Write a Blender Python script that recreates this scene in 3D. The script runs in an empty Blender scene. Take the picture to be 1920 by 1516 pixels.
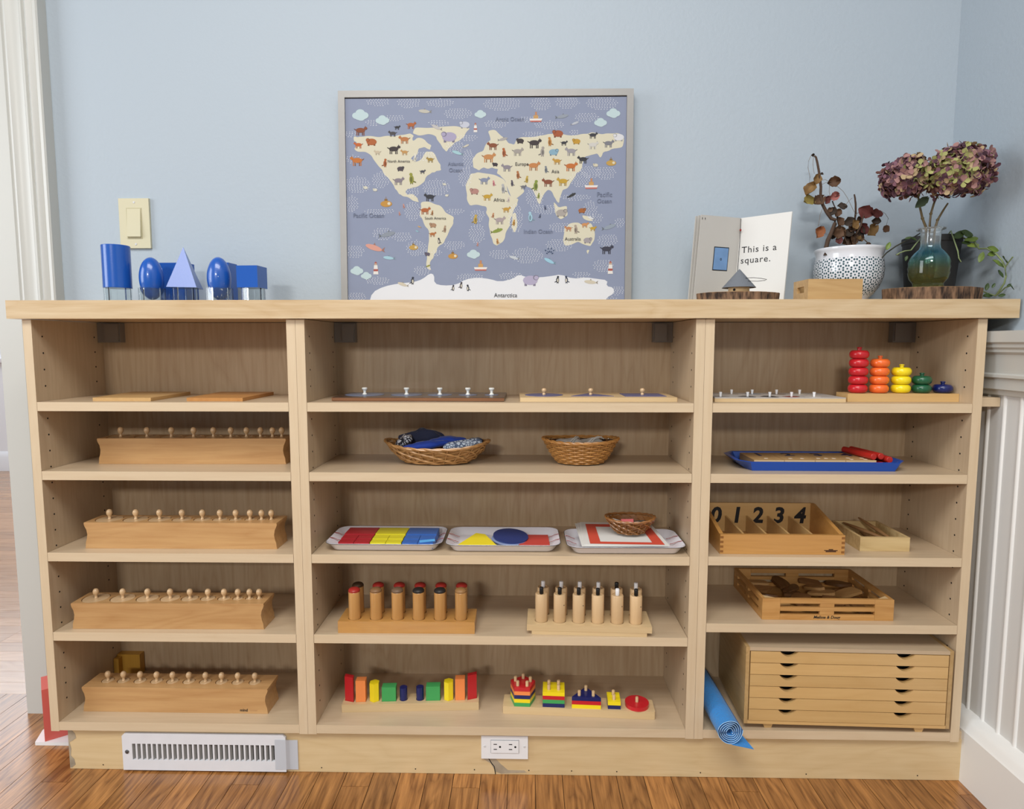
import bpy, bmesh, math, random
from mathutils import Vector, Matrix
from mathutils.geometry import tessellate_polygon
R = math.radians
sc = bpy.context.scene
COL = sc.collection
random.seed(7)

# ------------------------------------------------------------------ camera
cam_d = bpy.data.cameras.new('camera')
cam_d.sensor_fit = 'HORIZONTAL'; cam_d.sensor_width = 36.0
cam_d.lens = 36.0 * 1200.0 / 1920.0
cam_d.clip_start = 0.05
cam = bpy.data.objects.new('camera', cam_d); COL.objects.link(cam)
cam.location = (0, 0, 0.905)
cam.rotation_euler = (R(90 - 5.38), 0, R(1.15))
sc.camera = cam

# ------------------------------------------------------------------ world and lights
w = bpy.data.worlds.new('room_ambient'); sc.world = w; w.use_nodes = True
bg = w.node_tree.nodes['Background']
bg.inputs[0].default_value = (0.93, 0.96, 1.0, 1); bg.inputs[1].default_value = 0.25

def area(name, loc, target, sx, sy, power, color=(1, 1, 1)):
    l = bpy.data.lights.new(name, 'AREA'); l.shape = 'RECTANGLE'; l.size = sx; l.size_y = sy
    l.energy = power; l.color = color
    o = bpy.data.objects.new(name, l); COL.objects.link(o); o.location = loc
    d = Vector(target) - Vector(loc)
    o.rotation_euler = d.to_track_quat('-Z', 'Y').to_euler()
    return o
# ceiling lamp far back in the classroom: the sharp shadow line under the counter and each shelf
area('ceiling_lamp_light', (-1.25, -4.7, 2.62), (-0.1, 1.3, 0.5), 0.9, 0.35, 95, (1.0, 0.975, 0.94))
# fluorescent ceiling panel above and in front of the shelves
area('ceiling_panel_light', (-0.3, -0.25, 2.55), (-0.3, -0.1, 0.0), 1.8, 0.9, 58, (1.0, 0.985, 0.965))
# daylight from a window in the left wall of the classroom
area('window_daylight', (-3.1, 0.1, 1.55), (0.5, 1.35, 0.7), 1.3, 1.5, 44, (0.90, 0.95, 1.0))
# daylight in the next room, seen through the doorway
area('hall_daylight', (-3.0, 3.3, 2.4), (-3.4, 3.6, 0.0), 1.6, 1.6, 40, (0.93, 0.96, 1.0))
sc.view_settings.view_transform = 'Standard'; sc.view_settings.look = 'None'
sc.view_settings.exposure = -0.07; sc.view_settings.gamma = 1.0
sc.view_settings.use_curve_mapping = False

# ------------------------------------------------------------------ materials
def lin(c):
    if isinstance(c, str):
        c = [int(c[i:i+2], 16) / 255 for i in (0, 2, 4)]
    return tuple(x / 12.92 if x <= 0.04045 else ((x + 0.055) / 1.055) ** 2.4 for x in c) + (1,)
class NT:
    def __init__(s, name):
        s.m = bpy.data.materials.new(name); s.m.use_nodes = True
        s.t = s.m.node_tree; s.b = s.t.nodes['Principled BSDF']
    def n(s, kind, **kw):
        nd = s.t.nodes.new(kind)
        for k, v in kw.items():
            if k.startswith('i_'):
                key = k[2:]; key = int(key) if key.isdigit() else key.replace('_', ' ')
                nd.inputs[key].default_value = v
            else: setattr(nd, k, v)
        return nd
    def l(s, a, b): s.t.links.new(a, b)
    def math(s, op, a, b=None, c=None):
        nd = s.n('ShaderNodeMath', operation=op)
        for i, v in enumerate((a, b, c)):
            if v is None: continue
            if isinstance(v, (int, float)): nd.inputs[i].default_value = v
            else: s.l(v, nd.inputs[i])
        return nd.outputs[0]
    def mix(s, f, a, b):
        nd = s.n('ShaderNodeMix', data_type='RGBA')
        for k, v in ((0, f), (6, a), (7, b)):
            if isinstance(v, (int, float, tuple)): nd.inputs[k].default_value = v
            else: s.l(v, nd.inputs[k])
        return nd.outputs[2]
MATS = {}
def paint(name, c, rough=0.45, metal=0, coat=0, spec=0.5, bump=0, bscale=300, trans=0, ior=1.45, sheen=0, var=0.0):
    if name in MATS: return MATS[name]
    t = NT(name); b = t.b; c = lin(c)
    b.inputs['Base Color'].default_value = c
    b.inputs['Roughness'].default_value = rough; b.inputs['Metallic'].default_value = metal
    b.inputs['Coat Weight'].default_value = coat; b.inputs['Specular IOR Level'].default_value = spec
    b.inputs['Transmission Weight'].default_value = trans; b.inputs['IOR'].default_value = ior
    b.inputs['Sheen Weight'].default_value = sheen
    tc = t.n('ShaderNodeTexCoord')
    if var:
        nz = t.n('ShaderNodeTexNoise', i_Scale=35.0, i_Detail=3.0)
        t.l(tc.outputs['Object'], nz.inputs['Vector'])
        dk = tuple(x * (1 - var) for x in c[:3]) + (1,); lt = tuple(min(1, x * (1 + var)) for x in c[:3]) + (1,)
        t.l(t.mix(nz.outputs[0], dk, lt), b.inputs['Base Color'])
    if bump:
        nz = t.n('ShaderNodeTexNoise', i_Scale=float(bscale), i_Detail=2.0)
        t.l(tc.outputs['Object'], nz.inputs['Vector'])
        bp = t.n('ShaderNodeBump', i_Strength=bump, i_Distance=0.002); t.l(nz.outputs[0], bp.inputs['Height'])
        t.l(bp.outputs[0], b.inputs['Normal'])
    MATS[name] = t.m
    return t.m
def wood(name, c1, c2, axis='x', rough=0.42, scale=1.0, contrast=1.0, ring=0.35, coat=0.0, dark=None, rnd=0.12):
    """grain runs along the given axis of the object; colour differs a little from piece to piece"""
    if name in MATS: return MATS[name]
    t = NT(name); b = t.b; c1 = lin(c1); c2 = lin(c2)
    tc = t.n('ShaderNodeTexCoord'); oi = t.n('ShaderNodeObjectInfo')
    ad = t.n('ShaderNodeVectorMath', operation='ADD'); t.l(tc.outputs['Object'], ad.inputs[0])
    sc3 = t.n('ShaderNodeVectorMath', operation='SCALE'); sc3.inputs[0].default_value = (3.1, 5.3, 7.7)
    t.l(oi.outputs['Random'], sc3.inputs['Scale']); t.l(sc3.outputs[0], ad.inputs[1])
    mp = t.n('ShaderNodeMapping')
    lo, hi = 3.0 * scale, 60.0 * scale
    s3 = {'x': (lo, hi, hi), 'y': (hi, lo, hi), 'z': (hi, hi, lo)}[axis]
    mp.inputs['Scale'].default_value = s3; t.l(ad.outputs[0], mp.inputs['Vector'])
    fine = t.n('ShaderNodeTexNoise', i_Scale=2.2, i_Detail=5.0, i_Roughness=0.65); t.l(mp.outputs[0], fine.inputs['Vector'])
    mp2 = t.n('ShaderNodeMapping'); lo, hi = 1.3 * scale, 9.0 * scale
    mp2.inputs['Scale'].default_value = {'x': (lo, hi, hi), 'y': (hi, lo, hi), 'z': (hi, hi, lo)}[axis]
    t.l(ad.outputs[0], mp2.inputs['Vector'])
    big = t.n('ShaderNodeTexNoise', i_Scale=1.4, i_Detail=2.0, i_Distortion=0.6); t.l(mp2.outputs[0], big.inputs['Vector'])
    rg = t.math('FRACT', t.math('MULTIPLY', big.outputs[0], 9.0))
    rg = t.math('POWER', t.math('ABSOLUTE', t.math('SUBTRACT', rg, 0.5)), 0.6)
    f = t.math('ADD', t.math('MULTIPLY', t.math('SUBTRACT', fine.outputs[0], 0.5), 1.5 * contrast),
               t.math('MULTIPLY', t.math('SUBTRACT', 0.5, rg), ring))
    f = t.math('ADD', f, 0.45)
    cl = t.n('ShaderNodeClamp'); t.l(f, cl.inputs[0])
    col = t.mix(cl.outputs[0], c1, c2)
    hs = t.n('ShaderNodeHueSaturation'); t.l(col, hs.inputs['Color'])
    t.l(t.math('ADD', t.math('MULTIPLY', oi.outputs['Random'], rnd), 1.0 - rnd / 2), hs.inputs['Value'])
    t.l(hs.outputs[0], b.inputs['Base Color'])
    b.inputs['Roughness'].default_value = rough; b.inputs['Coat Weight'].default_value = coat
    b.inputs['Coat Roughness'].default_value = 0.2
    bp = t.n('ShaderNodeBump', i_Strength=0.08, i_Distance=0.001); t.l(fine.outputs[0], bp.inputs['Height'])
    t.l(bp.outputs[0], b.inputs['Normal'])
    MATS[name] = t.m
    return t.m

# ------------------------------------------------------------------ mesh helpers
class MB:
    def __init__(s): s.bm = bmesh.new(); s.mi = 0
    def face(s, vs):
        try:
            f = s.bm.faces.new(vs); f.material_index = s.mi; return f
        except ValueError: return None
    def v(s, *p): return s.bm.verts.new(p[0] if len(p) == 1 else p)
    def hexa(s, p):
        """eight corners: bottom four, top four, both going round"""
        v = [s.v(*q) for q in p]
        for q in ((3, 2, 1, 0), (4, 5, 6, 7), (0, 1, 5, 4), (1, 2, 6, 5), (2, 3, 7, 6), (3, 0, 4, 7)):
            s.face([v[i] for i in q])
        return s
    def box(s, x0, x1, y0, y1, z0, z1):
        return s.hexa([(x0, y0, z0), (x1, y0, z0), (x1, y1, z0), (x0, y1, z0), (x0, y0, z1), (x1, y0, z1), (x1, y1, z1), (x0, y1, z1)])
    def cbox(s, c, d):
        return s.box(c[0]-d[0]/2, c[0]+d[0]/2, c[1]-d[1]/2, c[1]+d[1]/2, c[2]-d[2]/2, c[2]+d[2]/2)
    def prism(s, poly, h0, h1, plane='xy', holes=(), depth=None, poly_bottom=None):
        """outline (with optional holes sunk by depth from the h1 side) pulled from h0 to h1"""
        mp = {'xy': lambda a, b, h: (a, b, h), 'xz': lambda a, b, h: (a, h, b), 'yz': lambda a, b, h: (h, a, b)}[plane]
        top = [s.v(*mp(a, b, h1)) for a, b in poly]
        bot = [s.v(*mp(a, b, h0)) for a, b in (poly_bottom or poly)]
        n = len(poly)
        for i in range(n): s.face([bot[i], bot[(i+1) % n], top[(i+1) % n], top[i]])
        if not holes:
            s.face(bot[::-1]); s.face(top); return s
        if depth: s.face(bot[::-1])
        allv = list(top); allb = list(bot); loops = [[Vector((a, b, 0)) for a, b in poly]]
        for hpoly in holes:
            hv = [s.v(*mp(a, b, h1)) for a, b in hpoly]; allv += hv
            d = h1 - depth if depth else h0
            hb = [s.v(*mp(a, b, d)) for a, b in hpoly]; m = len(hpoly)
            for i in range(m): s.face([hv[i], hv[(i+1) % m], hb[(i+1) % m], hb[i]])
            if depth: s.face(hb)
            allb += hb
            loops.append([Vector((a, b, 0)) for a, b in hpoly])
        for tri in tessellate_polygon(loops):
            s.face([allv[i] for i in tri])
            if not depth: s.face([allb[i] for i in tri][::-1])
        return s
    def lathe(s, prof, seg=24, loc=(0, 0, 0), rx=1.0, ry=1.0, mod=None):
        rings = []
        for r, z in prof:
            if r < 1e-6: rings.append([s.v(loc[0], loc[1], loc[2]+z)])
            else:
                ring = []
                for i in range(seg):
                    a = 2*math.pi*i/seg; rr = r * (mod(a, z) if mod else 1)
                    ring.append(s.v(loc[0]+rr*rx*math.cos(a), loc[1]+rr*ry*math.sin(a), loc[2]+z))
                rings.append(ring)
        for a, b in zip(rings, rings[1:]):
            if len(a) == 1 and len(b) == 1: continue
            for i in range(seg):
                j = (i+1) % seg
                if len(a) == 1: s.face([a[0], b[j], b[i]])
                elif len(b) == 1: s.face([a[i], a[j], b[0]])
                else: s.face([a[i], a[j], b[j], b[i]])
        for e, rv in ((rings[0], True), (rings[-1], False)):
            if len(e) > 1 and not s.open: s.face(e[::-1] if rv else e)
        return s
    open = False
    def tube(s, pts, r, seg=6, closed=False, cap=True, flat=1.0):
        pts = [Vector(p) for p in pts]; n = len(pts); rings = []
        up = Vector((0, 0, 1))
        for i, p in enumerate(pts):
            a = pts[(i-1) % n] if (closed or i > 0) else p
            b = pts[(i+1) % n] if (closed or i < n-1) else p
            t = (b - a).normalized() if (b - a).length > 1e-9 else Vector((1, 0, 0))
            q = t.cross(up)
            if q.length < 0.05: q = t.cross(Vector((0, 1, 0)))
            q.normalize(); k = q.cross(t)
            rr = r[i] if isinstance(r, (list, tuple)) else r
            rings.append([s.v(p + q*rr*math.cos(2*math.pi*j/seg) + k*rr*flat*math.sin(2*math.pi*j/seg)) for j in range(seg)])
        m = n if closed else n-1
        for i in range(m):
            a, b = rings[i], rings[(i+1) % n]
            for j in range(seg): s.face([a[j], a[(j+1) % seg], b[(j+1) % seg], b[j]])
        if cap and not closed: s.face(rings[0][::-1]); s.face(rings[-1])
        return s
    def ellipsoid(s, c, d, u=20, v=12, fn=None):
        prof = [(math.sin(math.pi*i/v), -math.cos(math.pi*i/v)) for i in range(v+1)]
        st = len(s.bm.verts); s.lathe([(0 if i in (0, v) else a, b) for i, (a, b) in enumerate(prof)], u)
        s.bm.verts.ensure_lookup_table()
        for q in s.bm.verts[st:]:
            k = fn(q.co) if fn else 1
            q.co = Vector((c[0]+q.co.x*d[0]*k, c[1]+q.co.y*d[1]*k, c[2]+q.co.z*d[2]*k))
        return s
    def bevel(s, off=0.001, seg=2, ang=40):
        ed = [e for e in s.bm.edges if len(e.link_faces) == 2 and e.calc_face_angle(0) > R(ang)]
        bmesh.ops.bevel(s.bm, geom=ed, offset=off, segments=seg, affect='EDGES', profile=0.6, clamp_overlap=True)
        return s
    def xf(s, M, start=0):
        s.bm.verts.ensure_lookup_table()
        for q in s.bm.verts[start:]: q.co = M @ q.co
        return s
    def n(s): s.bm.verts.ensure_lookup_table(); return len(s.bm.verts)
    def mesh(s, name, mats, smooth=35, recalc=True):
        if recalc: bmesh.ops.recalc_face_normals(s.bm, faces=s.bm.faces[:])
        me = bpy.data.meshes.new(name); s.bm.to_mesh(me); s.bm.free()
        for m in (mats if isinstance(mats, (list, tuple)) else [mats]): me.materials.append(m)
        if smooth:
            for p in me.polygons: p.use_smooth = True
            me.set_sharp_from_angle(angle=R(smooth))
        return me
    def build(s, name, mats, parent=None, loc=(0, 0, 0), rot=(0, 0, 0), smooth=35, recalc=True):
        return link(name, s.mesh(name, mats, smooth, recalc), parent, loc, rot)
def link(name, me, parent=None, loc=(0, 0, 0), rot=(0, 0, 0)):
    o = bpy.data.objects.new(name, me); COL.objects.link(o)
    if parent is not None: o.parent = parent
    o.location = loc; o.rotation_euler = rot
    return o
def tag(o, label, cat, group=None):
    o['label'] = label; o['category'] = cat
    if group: o['group'] = group
    return o
def thing(name, label, cat, loc=(0, 0, 0), rz=0, group=None):
    o = bpy.data.objects.new(name, None); COL.objects.link(o); o.empty_display_size = 0.02
    o.location = loc; o.rotation_euler = (0, 0, rz)
    return tag(o, label, cat, group)
def struct(o): o['kind'] = 'structure'; return o
def stuff(o): o['kind'] = 'stuff'; return o
def box_part(name, b, mat, parent=None, bev=0.0008, rot=(0, 0, 0), loc=(0, 0, 0)):
    m = MB().box(*b)
    if bev: m.bevel(bev, 1)
    return m.build(name, mat, parent, loc, rot)
def circ(cx, cy, r, n=20, ph=0.0): return [(cx+r*math.cos(2*math.pi*i/n+ph), cy+r*math.sin(2*math.pi*i/n+ph)) for i in range(n)]
def rrect(w, d, r, n=6):
    p = []
    for cx, cy, a0 in ((w/2-r, d/2-r, 0), (-w/2+r, d/2-r, 90), (-w/2+r, -d/2+r, 180), (w/2-r, -d/2+r, 270)):
        for i in range(n+1): a = R(a0+90*i/n); p.append((cx+r*math.cos(a), cy+r*math.sin(a)))
    return p
def text(s, size, mat, parent, loc, rot, name='lettering', thick=0.0, shear=0.0, ext=0.00015, align='CENTER', M=None, spacing=1.0):
    cu = bpy.data.curves.new('txt', 'FONT'); cu.body = s; cu.size = size; cu.align_x = align; cu.align_y = 'CENTER'
    cu.offset = thick; cu.shear = shear; cu.extrude = ext; cu.space_character = spacing; cu.resolution_u = 3
    to = bpy.data.objects.new('txt', cu); COL.objects.link(to)
    dg = bpy.context.evaluated_depsgraph_get(); me = bpy.data.meshes.new_from_object(to.evaluated_get(dg))
    bpy.data.objects.remove(to); bpy.data.curves.remove(cu)
    me.name = name; me.materials.clear(); me.materials.append(mat)
    o = link(name, me, parent, loc, rot)
    if M is not None: o.matrix_local = M
    return o
ORD = ['first', 'second', 'third', 'fourth', 'fifth', 'sixth', 'seventh', 'eighth', 'ninth', 'tenth']

# ------------------------------------------------------------------ shared materials
LAM = ('ccb799', 'b59d7f')
m_lam_x = wood('maple_laminate_x', *LAM, axis='x', contrast=0.55, ring=0.18, rough=0.38, rnd=0.05)
m_lam_z = wood('maple_laminate_z', *LAM, axis='z', contrast=0.8, ring=0.35, rough=0.38, rnd=0.05)
m_lam_y = wood('maple_laminate_y', *LAM, axis='y', contrast=0.55, ring=0.18, rough=0.38, rnd=0.05)
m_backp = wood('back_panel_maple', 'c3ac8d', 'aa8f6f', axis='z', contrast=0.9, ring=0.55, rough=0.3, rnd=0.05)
m_edge_x = wood('maple_edge_x', 'dcc9ab', 'c9b08d', axis='x', contrast=0.5, ring=0.2, rough=0.4, rnd=0.05)
m_edge_z = wood('maple_edge_z', 'dcc9ab', 'c9b08d', axis='z', contrast=0.5, ring=0.2, rough=0.4, rnd=0.05)
m_counter = wood('counter_maple', 'd6c09c', 'bd9e73', axis='x', contrast=1.0, ring=0.45, rough=0.35, coat=0.2, rnd=0.02)
m_kick = wood('kick_maple', 'dfc89e', 'c9ad7e', axis='x', contrast=0.6, ring=0.4, rough=0.35, coat=0.2, rnd=0.05)
m_block = wood('beech_block', 'cda470', 'b28453', axis='x', contrast=0.9, ring=0.5, rough=0.33, coat=0.25, rnd=0.12)
m_knob = wood('beech_knob', 'dcbc92', 'c19e73', axis='z', contrast=0.5, ring=0.2, rough=0.3, coat=0.3)
m_beech = wood('pale_beech', 'dac195', 'c8a97c', axis='x', contrast=0.5, ring=0.2, rough=0.4)
m_beech_z = wood('pale_beech_upright', 'd9bb90', 'c6a276', axis='z', contrast=0.5, ring=0.25, rough=0.4)
m_honey = wood('honey_wood', 'cf9c58', 'b27d3e', axis='x', contrast=0.55, ring=0.25, rough=0.3, coat=0.3)
m_honey_z = wood('honey_wood_upright', 'cf9f62', 'ae7c42', axis='z', contrast=0.55, ring=0.25, rough=0.3, coat=0.3)
m_ply = wood('birch_ply', 'd5b27a', 'c0975d', axis='x', contrast=0.5, ring=0.3, rough=0.35, coat=0.15)
m_pine = wood('crate_pine', 'c99a5d', 'a87539', axis='x', contrast=0.8, ring=0.5, rough=0.5)
m_pine_y = wood('crate_pine_y', 'c99a5d', 'a87539', axis='y', contrast=0.8, ring=0.5, rough=0.5)
m_dark = paint('black_hole', '0c0a09', 0.8)
m_black = paint('black_paint', '141313', 0.4)
m_white = paint('white_paint', 'e9e9ea', 0.4)
m_red = paint('red_paint', 'c5202a', 0.3, coat=0.3)
m_orange = paint('orange_paint', 'ef6f2e', 0.3, coat=0.3)
m_lorange = paint('light_orange_paint', 'f3904f', 0.4)
m_yellow = paint('yellow_paint', 'f4dc1e', 0.3, coat=0.3)
m_green = paint('green_paint', '1f5a3c', 0.3, coat=0.3)
m_lgreen = paint('light_green_paint', '43a35a', 0.4)
m_navy = paint('navy_paint', '111f5e', 0.3, coat=0.3)
m_blue = paint('solid_blue_paint', '1b54ab', 0.28, coat=0.4, bump=0.05)
m_glass = paint('clear_glass', 'f4f8f8', 0.03, trans=1.0, ior=1.46)
m_print = paint('print_black', '17171a', 0.6)
# ================================================================== the room
m_wall = paint('blue_wall_paint', 'a9b4bd', 0.55, bump=0.25, bscale=120)
m_trim = paint('cream_trim_paint', 'c4c4be', 0.35, bump=0.06, bscale=60)
m_panel = paint('greige_wainscot_paint', 'd9d9d6', 0.45)
m_bead = paint('wainscot_bead_paint', 'ebebe8', 0.4)
m_hall = paint('hall_white_paint', 'eef0f6', 0.5)
struct(MB().box(-1.215, 0.96, 1.49, 1.60, 0, 2.6).build('wall_back', m_wall))
struct(MB().box(0.95, 1.06, -1.2, 1.60, 0, 2.6).build('wall_right', m_wall))
# plaster seam in the corner
# wainscot on the right wall: panel, chair rail, baseboard, each bead a strip of its own
wr = struct(MB().box(0.938, 0.95, -1.2, 1.488, 0.0, 0.83).build('trim_1', m_panel))
bead_me = MB()
bead_me.prism([(0.0045*math.cos(R(a)), -0.0035*math.sin(R(a))) for a in range(0, 181, 30)], 0.13, 0.81)
bead_me = bead_me.mesh('bead', m_bead)
for i in range(60):
    o = link('bead', bead_me, wr, (0.938, 1.435 - i*0.043, 0), (0, 0, R(-90)))
def rail_prof(pts, y0, y1, name, mat):
    m = MB(); m.prism(pts, y0, y1, 'xz'); return struct(m.build(name, mat))
rail_prof([(0.938, 0.806), (0.930, 0.806), (0.927, 0.815), (0.921, 0.818), (0.921, 0.838), (0.915, 0.841), (0.915, 0.846), (0.920, 0.849),
           (0.918, 0.885), (0.912, 0.890), (0.912, 0.895), (0.908, 0.899), (0.908, 0.905), (0.903, 0.909), (0.903, 0.930), (0.950, 0.932), (0.95, 0.806)],
          -1.2, 1.488, 'trim_2', m_trim)
rail_prof([(0.938, 0), (0.906, 0), (0.906, 0.112), (0.910, 0.116), (0.914, 0.126), (0.922, 0.134), (0.938, 0.140)], -1.2, 1.488, 'baseboard_right', m_bead)
# door casing left of the bookcase, moulded, and the jamb behind it
cas = [(-1.223, 1.49), (-1.223, 1.474), (-1.168, 1.474), (-1.166, 1.477), (-1.163, 1.477), (-1.160, 1.473), (-1.156, 1.472), (-1.150, 1.476), (-1.138, 1.479),
       (-1.128, 1.477), (-1.122, 1.470), (-1.118, 1.466), (-1.114, 1.466), (-1.112, 1.470), (-1.109, 1.470), (-1.106, 1.464), (-1.100, 1.460), (-1.094, 1.462), (-1.089, 1.466),
       (-1.085, 1.461), (-1.078, 1.460), (-1.075, 1.463), (-1.075, 1.49)]
m = MB(); m.prism(cas, 0.0, 2.6); struct(m.build('trim_3', m_trim))
struct(MB().box(-1.235, -1.2155, 1.491, 1.62, 0, 2.6).build('trim_4', m_trim))
# floors
m_sub = paint('floor_gap', '2a1a10', 0.8)
m_oak = wood('oak_plank', 'b67e45', '6f4219', axis='y', contrast=1.5, ring=0.8, rough=0.28, coat=0.35, rnd=0.36, scale=1.3)
m_oak_x = wood('oak_plank_hall', 'bd926a', '9a6c44', axis='x', contrast=0.9, ring=0.6, rough=0.25, coat=0.35, rnd=0.3)
fl = struct(MB().box(-2.2, 1.05, -1.2, 1.56, -0.03, -0.0035).build('floor', m_sub))
rnd = random.Random(11)
pl_meshes = {}
for i in range(57):
    x0 = -2.2 + i*0.057
    y = 1.50 if x0 > -1.23 else 1.56
    first = True
    while y > -1.2:
        L = rnd.choice([0.35, 0.5, 0.7, 0.95]); L = min(L, y + 1.2)
        if first: L = rnd.choice([0.27, 0.55, 0.62, 0.7, 0.8, 0.9, 1.0, 1.1]); first = False
        if L < 0.03: break
        key = round(L, 3)
        if key not in pl_meshes:
            q = MB().box(-0.0279, 0.0279, -L+0.0009, 0, -0.012, 0); q.bevel(0.0006, 1); pl_meshes[key] = q.mesh('plank', m_oak)
        link('plank', pl_meshes[key], fl, (x0+0.0285, y, 0)); y -= L
hf = struct(MB().box(-5.2, -1.0, 1.56, 4.6, -0.03, -0.0035).build('floor_hall', m_sub))
for i in range(51):
    y0 = 1.56 + i*0.057; x = -1.0; 
    if y0 + .057 > 4.47: break
    while x > -5.2:
        L = min(rnd.choice([0.6, 0.9, 1.2, 1.5]), x + 5.2)
        if L < 0.03: break
        key = ('h', round(L, 3))
        if key not in pl_meshes:
            q = MB().box(-L+0.0006, 0, -0.0281, 0.0281, -0.012, 0); pl_meshes[key] = q.mesh('plank', m_oak_x)
        link('plank', pl_meshes[key], hf, (x, y0+0.0285, 0)); x -= L
struct(MB().box(-5.2, -1.0, 4.47, 4.6, 0, 2.6).build('wall_hall', m_hall))
m = MB(); m.prism([(4.47, 0.0), (4.452, 0.0), (4.452, 0.10), (4.46, 0.125), (4.47, 0.14)], -5.2, -1.0, 'yz'); struct(m.build('baseboard_hall', m_hall))
# hall window above the sight line: the glare on the floorboards by the doorway
wn = struct(MB().box(-4.62, -2.98, 4.44, 4.469, 1.28, 2.42).build('window_1', m_hall))
gl = NT('window_sky'); gl.b.inputs['Emission Color'].default_value = (0.86, 0.93, 1.0, 1); gl.b.inputs['Emission Strength'].default_value = 5.0
for a, b in ((-4.55, -3.84), (-3.76, -3.05)): MB().box(a, b, 4.435, 4.4395, 1.36, 2.34).build('pane', gl.m, wn)
m = MB(); m.prism([(4.47, 0.775), (4.44, 0.775), (4.435, 0.79), (4.435, 0.805), (4.47, 0.81)], -5.2, -1.0, 'yz'); struct(m.build('trim_5', m_hall))

# ================================================================== bookcases, counter, plinth
FY, BY = 1.263, 1.478
CZ0, CZ1 = 0.955, 0.991
ROWS = [0.789, 0.648, 0.478, 0.308]
def bookcase(x0, x1, rows, label):
    t = thing('bookcase', label, 'bookcase', ((x0+x1)/2, (FY+BY)/2, 0.091), group='open bookcases joined in a row')
    cx, cy, cz = t.location
    def pt(name, b, mat, bev=0.0006):
        o = MB().box(b[0]-cx, b[1]-cx, b[2]-cy, b[3]-cy, b[4]-cz, b[5]-cz)
        if bev: o.bevel(bev, 1)
        return o.build(name, mat, t)
    for a, b in ((x0, x0+0.0178), (x1-0.0178, x1)):
        sp = pt('side_panel', (a, b, FY+0.0012, BY, 0.091, CZ0-0.001), m_lam_z)
        e = MB().box(a-cx, b-cx, FY-cy, FY+0.0012-cy, 0, CZ0-0.001-cz); e.build('edge_band', m_edge_z, sp)
    for z in rows:
        s = pt('shelf', (x0+0.0185, x1-0.0185, FY+0.0012, BY, z-0.018, z), m_lam_x)
        e = MB().box(x0+0.0185-cx, x1-0.0185-cx, FY-cy, FY+0.0012-cy, z-0.018-cz, z-cz); e.build('edge_band', m_edge_x, s)
    s = pt('bottom_panel', (x0+0.018, x1-0.018, FY+0.0012, BY, 0.093, 0.111), m_lam_x)
    e = MB().box(x0+0.018-cx, x1-0.018-cx, FY-cy, FY+0.0012-cy, 0.093-cz, 0.111-cz); e.build('edge_band', m_edge_x, s)
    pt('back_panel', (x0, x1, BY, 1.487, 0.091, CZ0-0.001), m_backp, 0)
    # rows of shelf-pin holes and the few pins and screws left in them
    h = MB()
    for sx, nx in ((x0+0.0178, 1), (x1-0.0178, -1)):
        for yy in (FY+0.027, BY-0.03):
            for k in range(24):
                z = 0.150 + k*0.0335
                if any(abs(z - (r - 0.009)) < 0.013 for r in rows): continue
                st = h.n(); h.lathe([(0.0019, 0), (0.0019, 0.0005)], 8)
                h.xf(Matrix.Translation((sx-cx - (0.0002 if nx > 0 else -0.0002), yy-cy, z-cz)) @ Matrix.Rotation(R(90*nx), 4, 'Y'), st)
    stuff(h.build('pin_holes', m_dark, t, smooth=0))
    return t
bookcase(-1.000, -0.4535, ROWS, 'narrow maple bookcase of five cubbies holding the four knobbed cylinder blocks')
bookcase(-0.4530, 0.3515, ROWS, 'wide maple bookcase between two narrow ones, holding baskets and white trays')
bookcase(0.3520, 0.893, [0.789, 0.648, 0.479, 0.339], 'narrow maple bookcase beside beadboard wall, holding the drawer cabinet')
ct = thing('countertop', 'long maple countertop lying across all three bookcases', 'countertop', (-0.039, 1.37, CZ0))
m = MB().box(-0.984, 0.984, -0.117, 0.118, 0, CZ1-CZ0); m.bevel(0.002, 2); m.build('slab', m_counter, ct)
# corner brackets under the counter
m_brk = paint('grey_bracket_plastic', '86827d', 0.4, metal=0.2)
def bracket(x0, x1, flip, label):
    t = thing('corner_bracket', label, 'bracket', ((x0+x1)/2, 1.465, 0.909), group='grey brackets in the top corners of the bookcases')
    hw = (x1-x0)/2
    m = MB().box(-hw, hw, -0.006, 0.0125, 0, 0.0445); m.bevel(0.001, 1); m.build('body', m_brk, t)
    a, b = (-hw+0.019, hw-0.002) if not flip else (-hw+0.002, hw-0.014)
    m = MB().box(a, b, -0.011, -0.006, 0.003, 0.042); m.bevel(0.0012, 1); m.build('cover', m_brk, t)
bracket(-0.9815, -0.929, False, 'grey square corner bracket above the two wooden boards')
bracket(-0.4345, -0.387, False, 'grey square corner bracket above the dark inset tray')
bracket(0.290, 0.333, True, 'grey square corner bracket above the tray of three blue shapes')
bracket(0.825, 0.8745, True, 'grey square corner bracket above the stacking ring toy')
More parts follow.
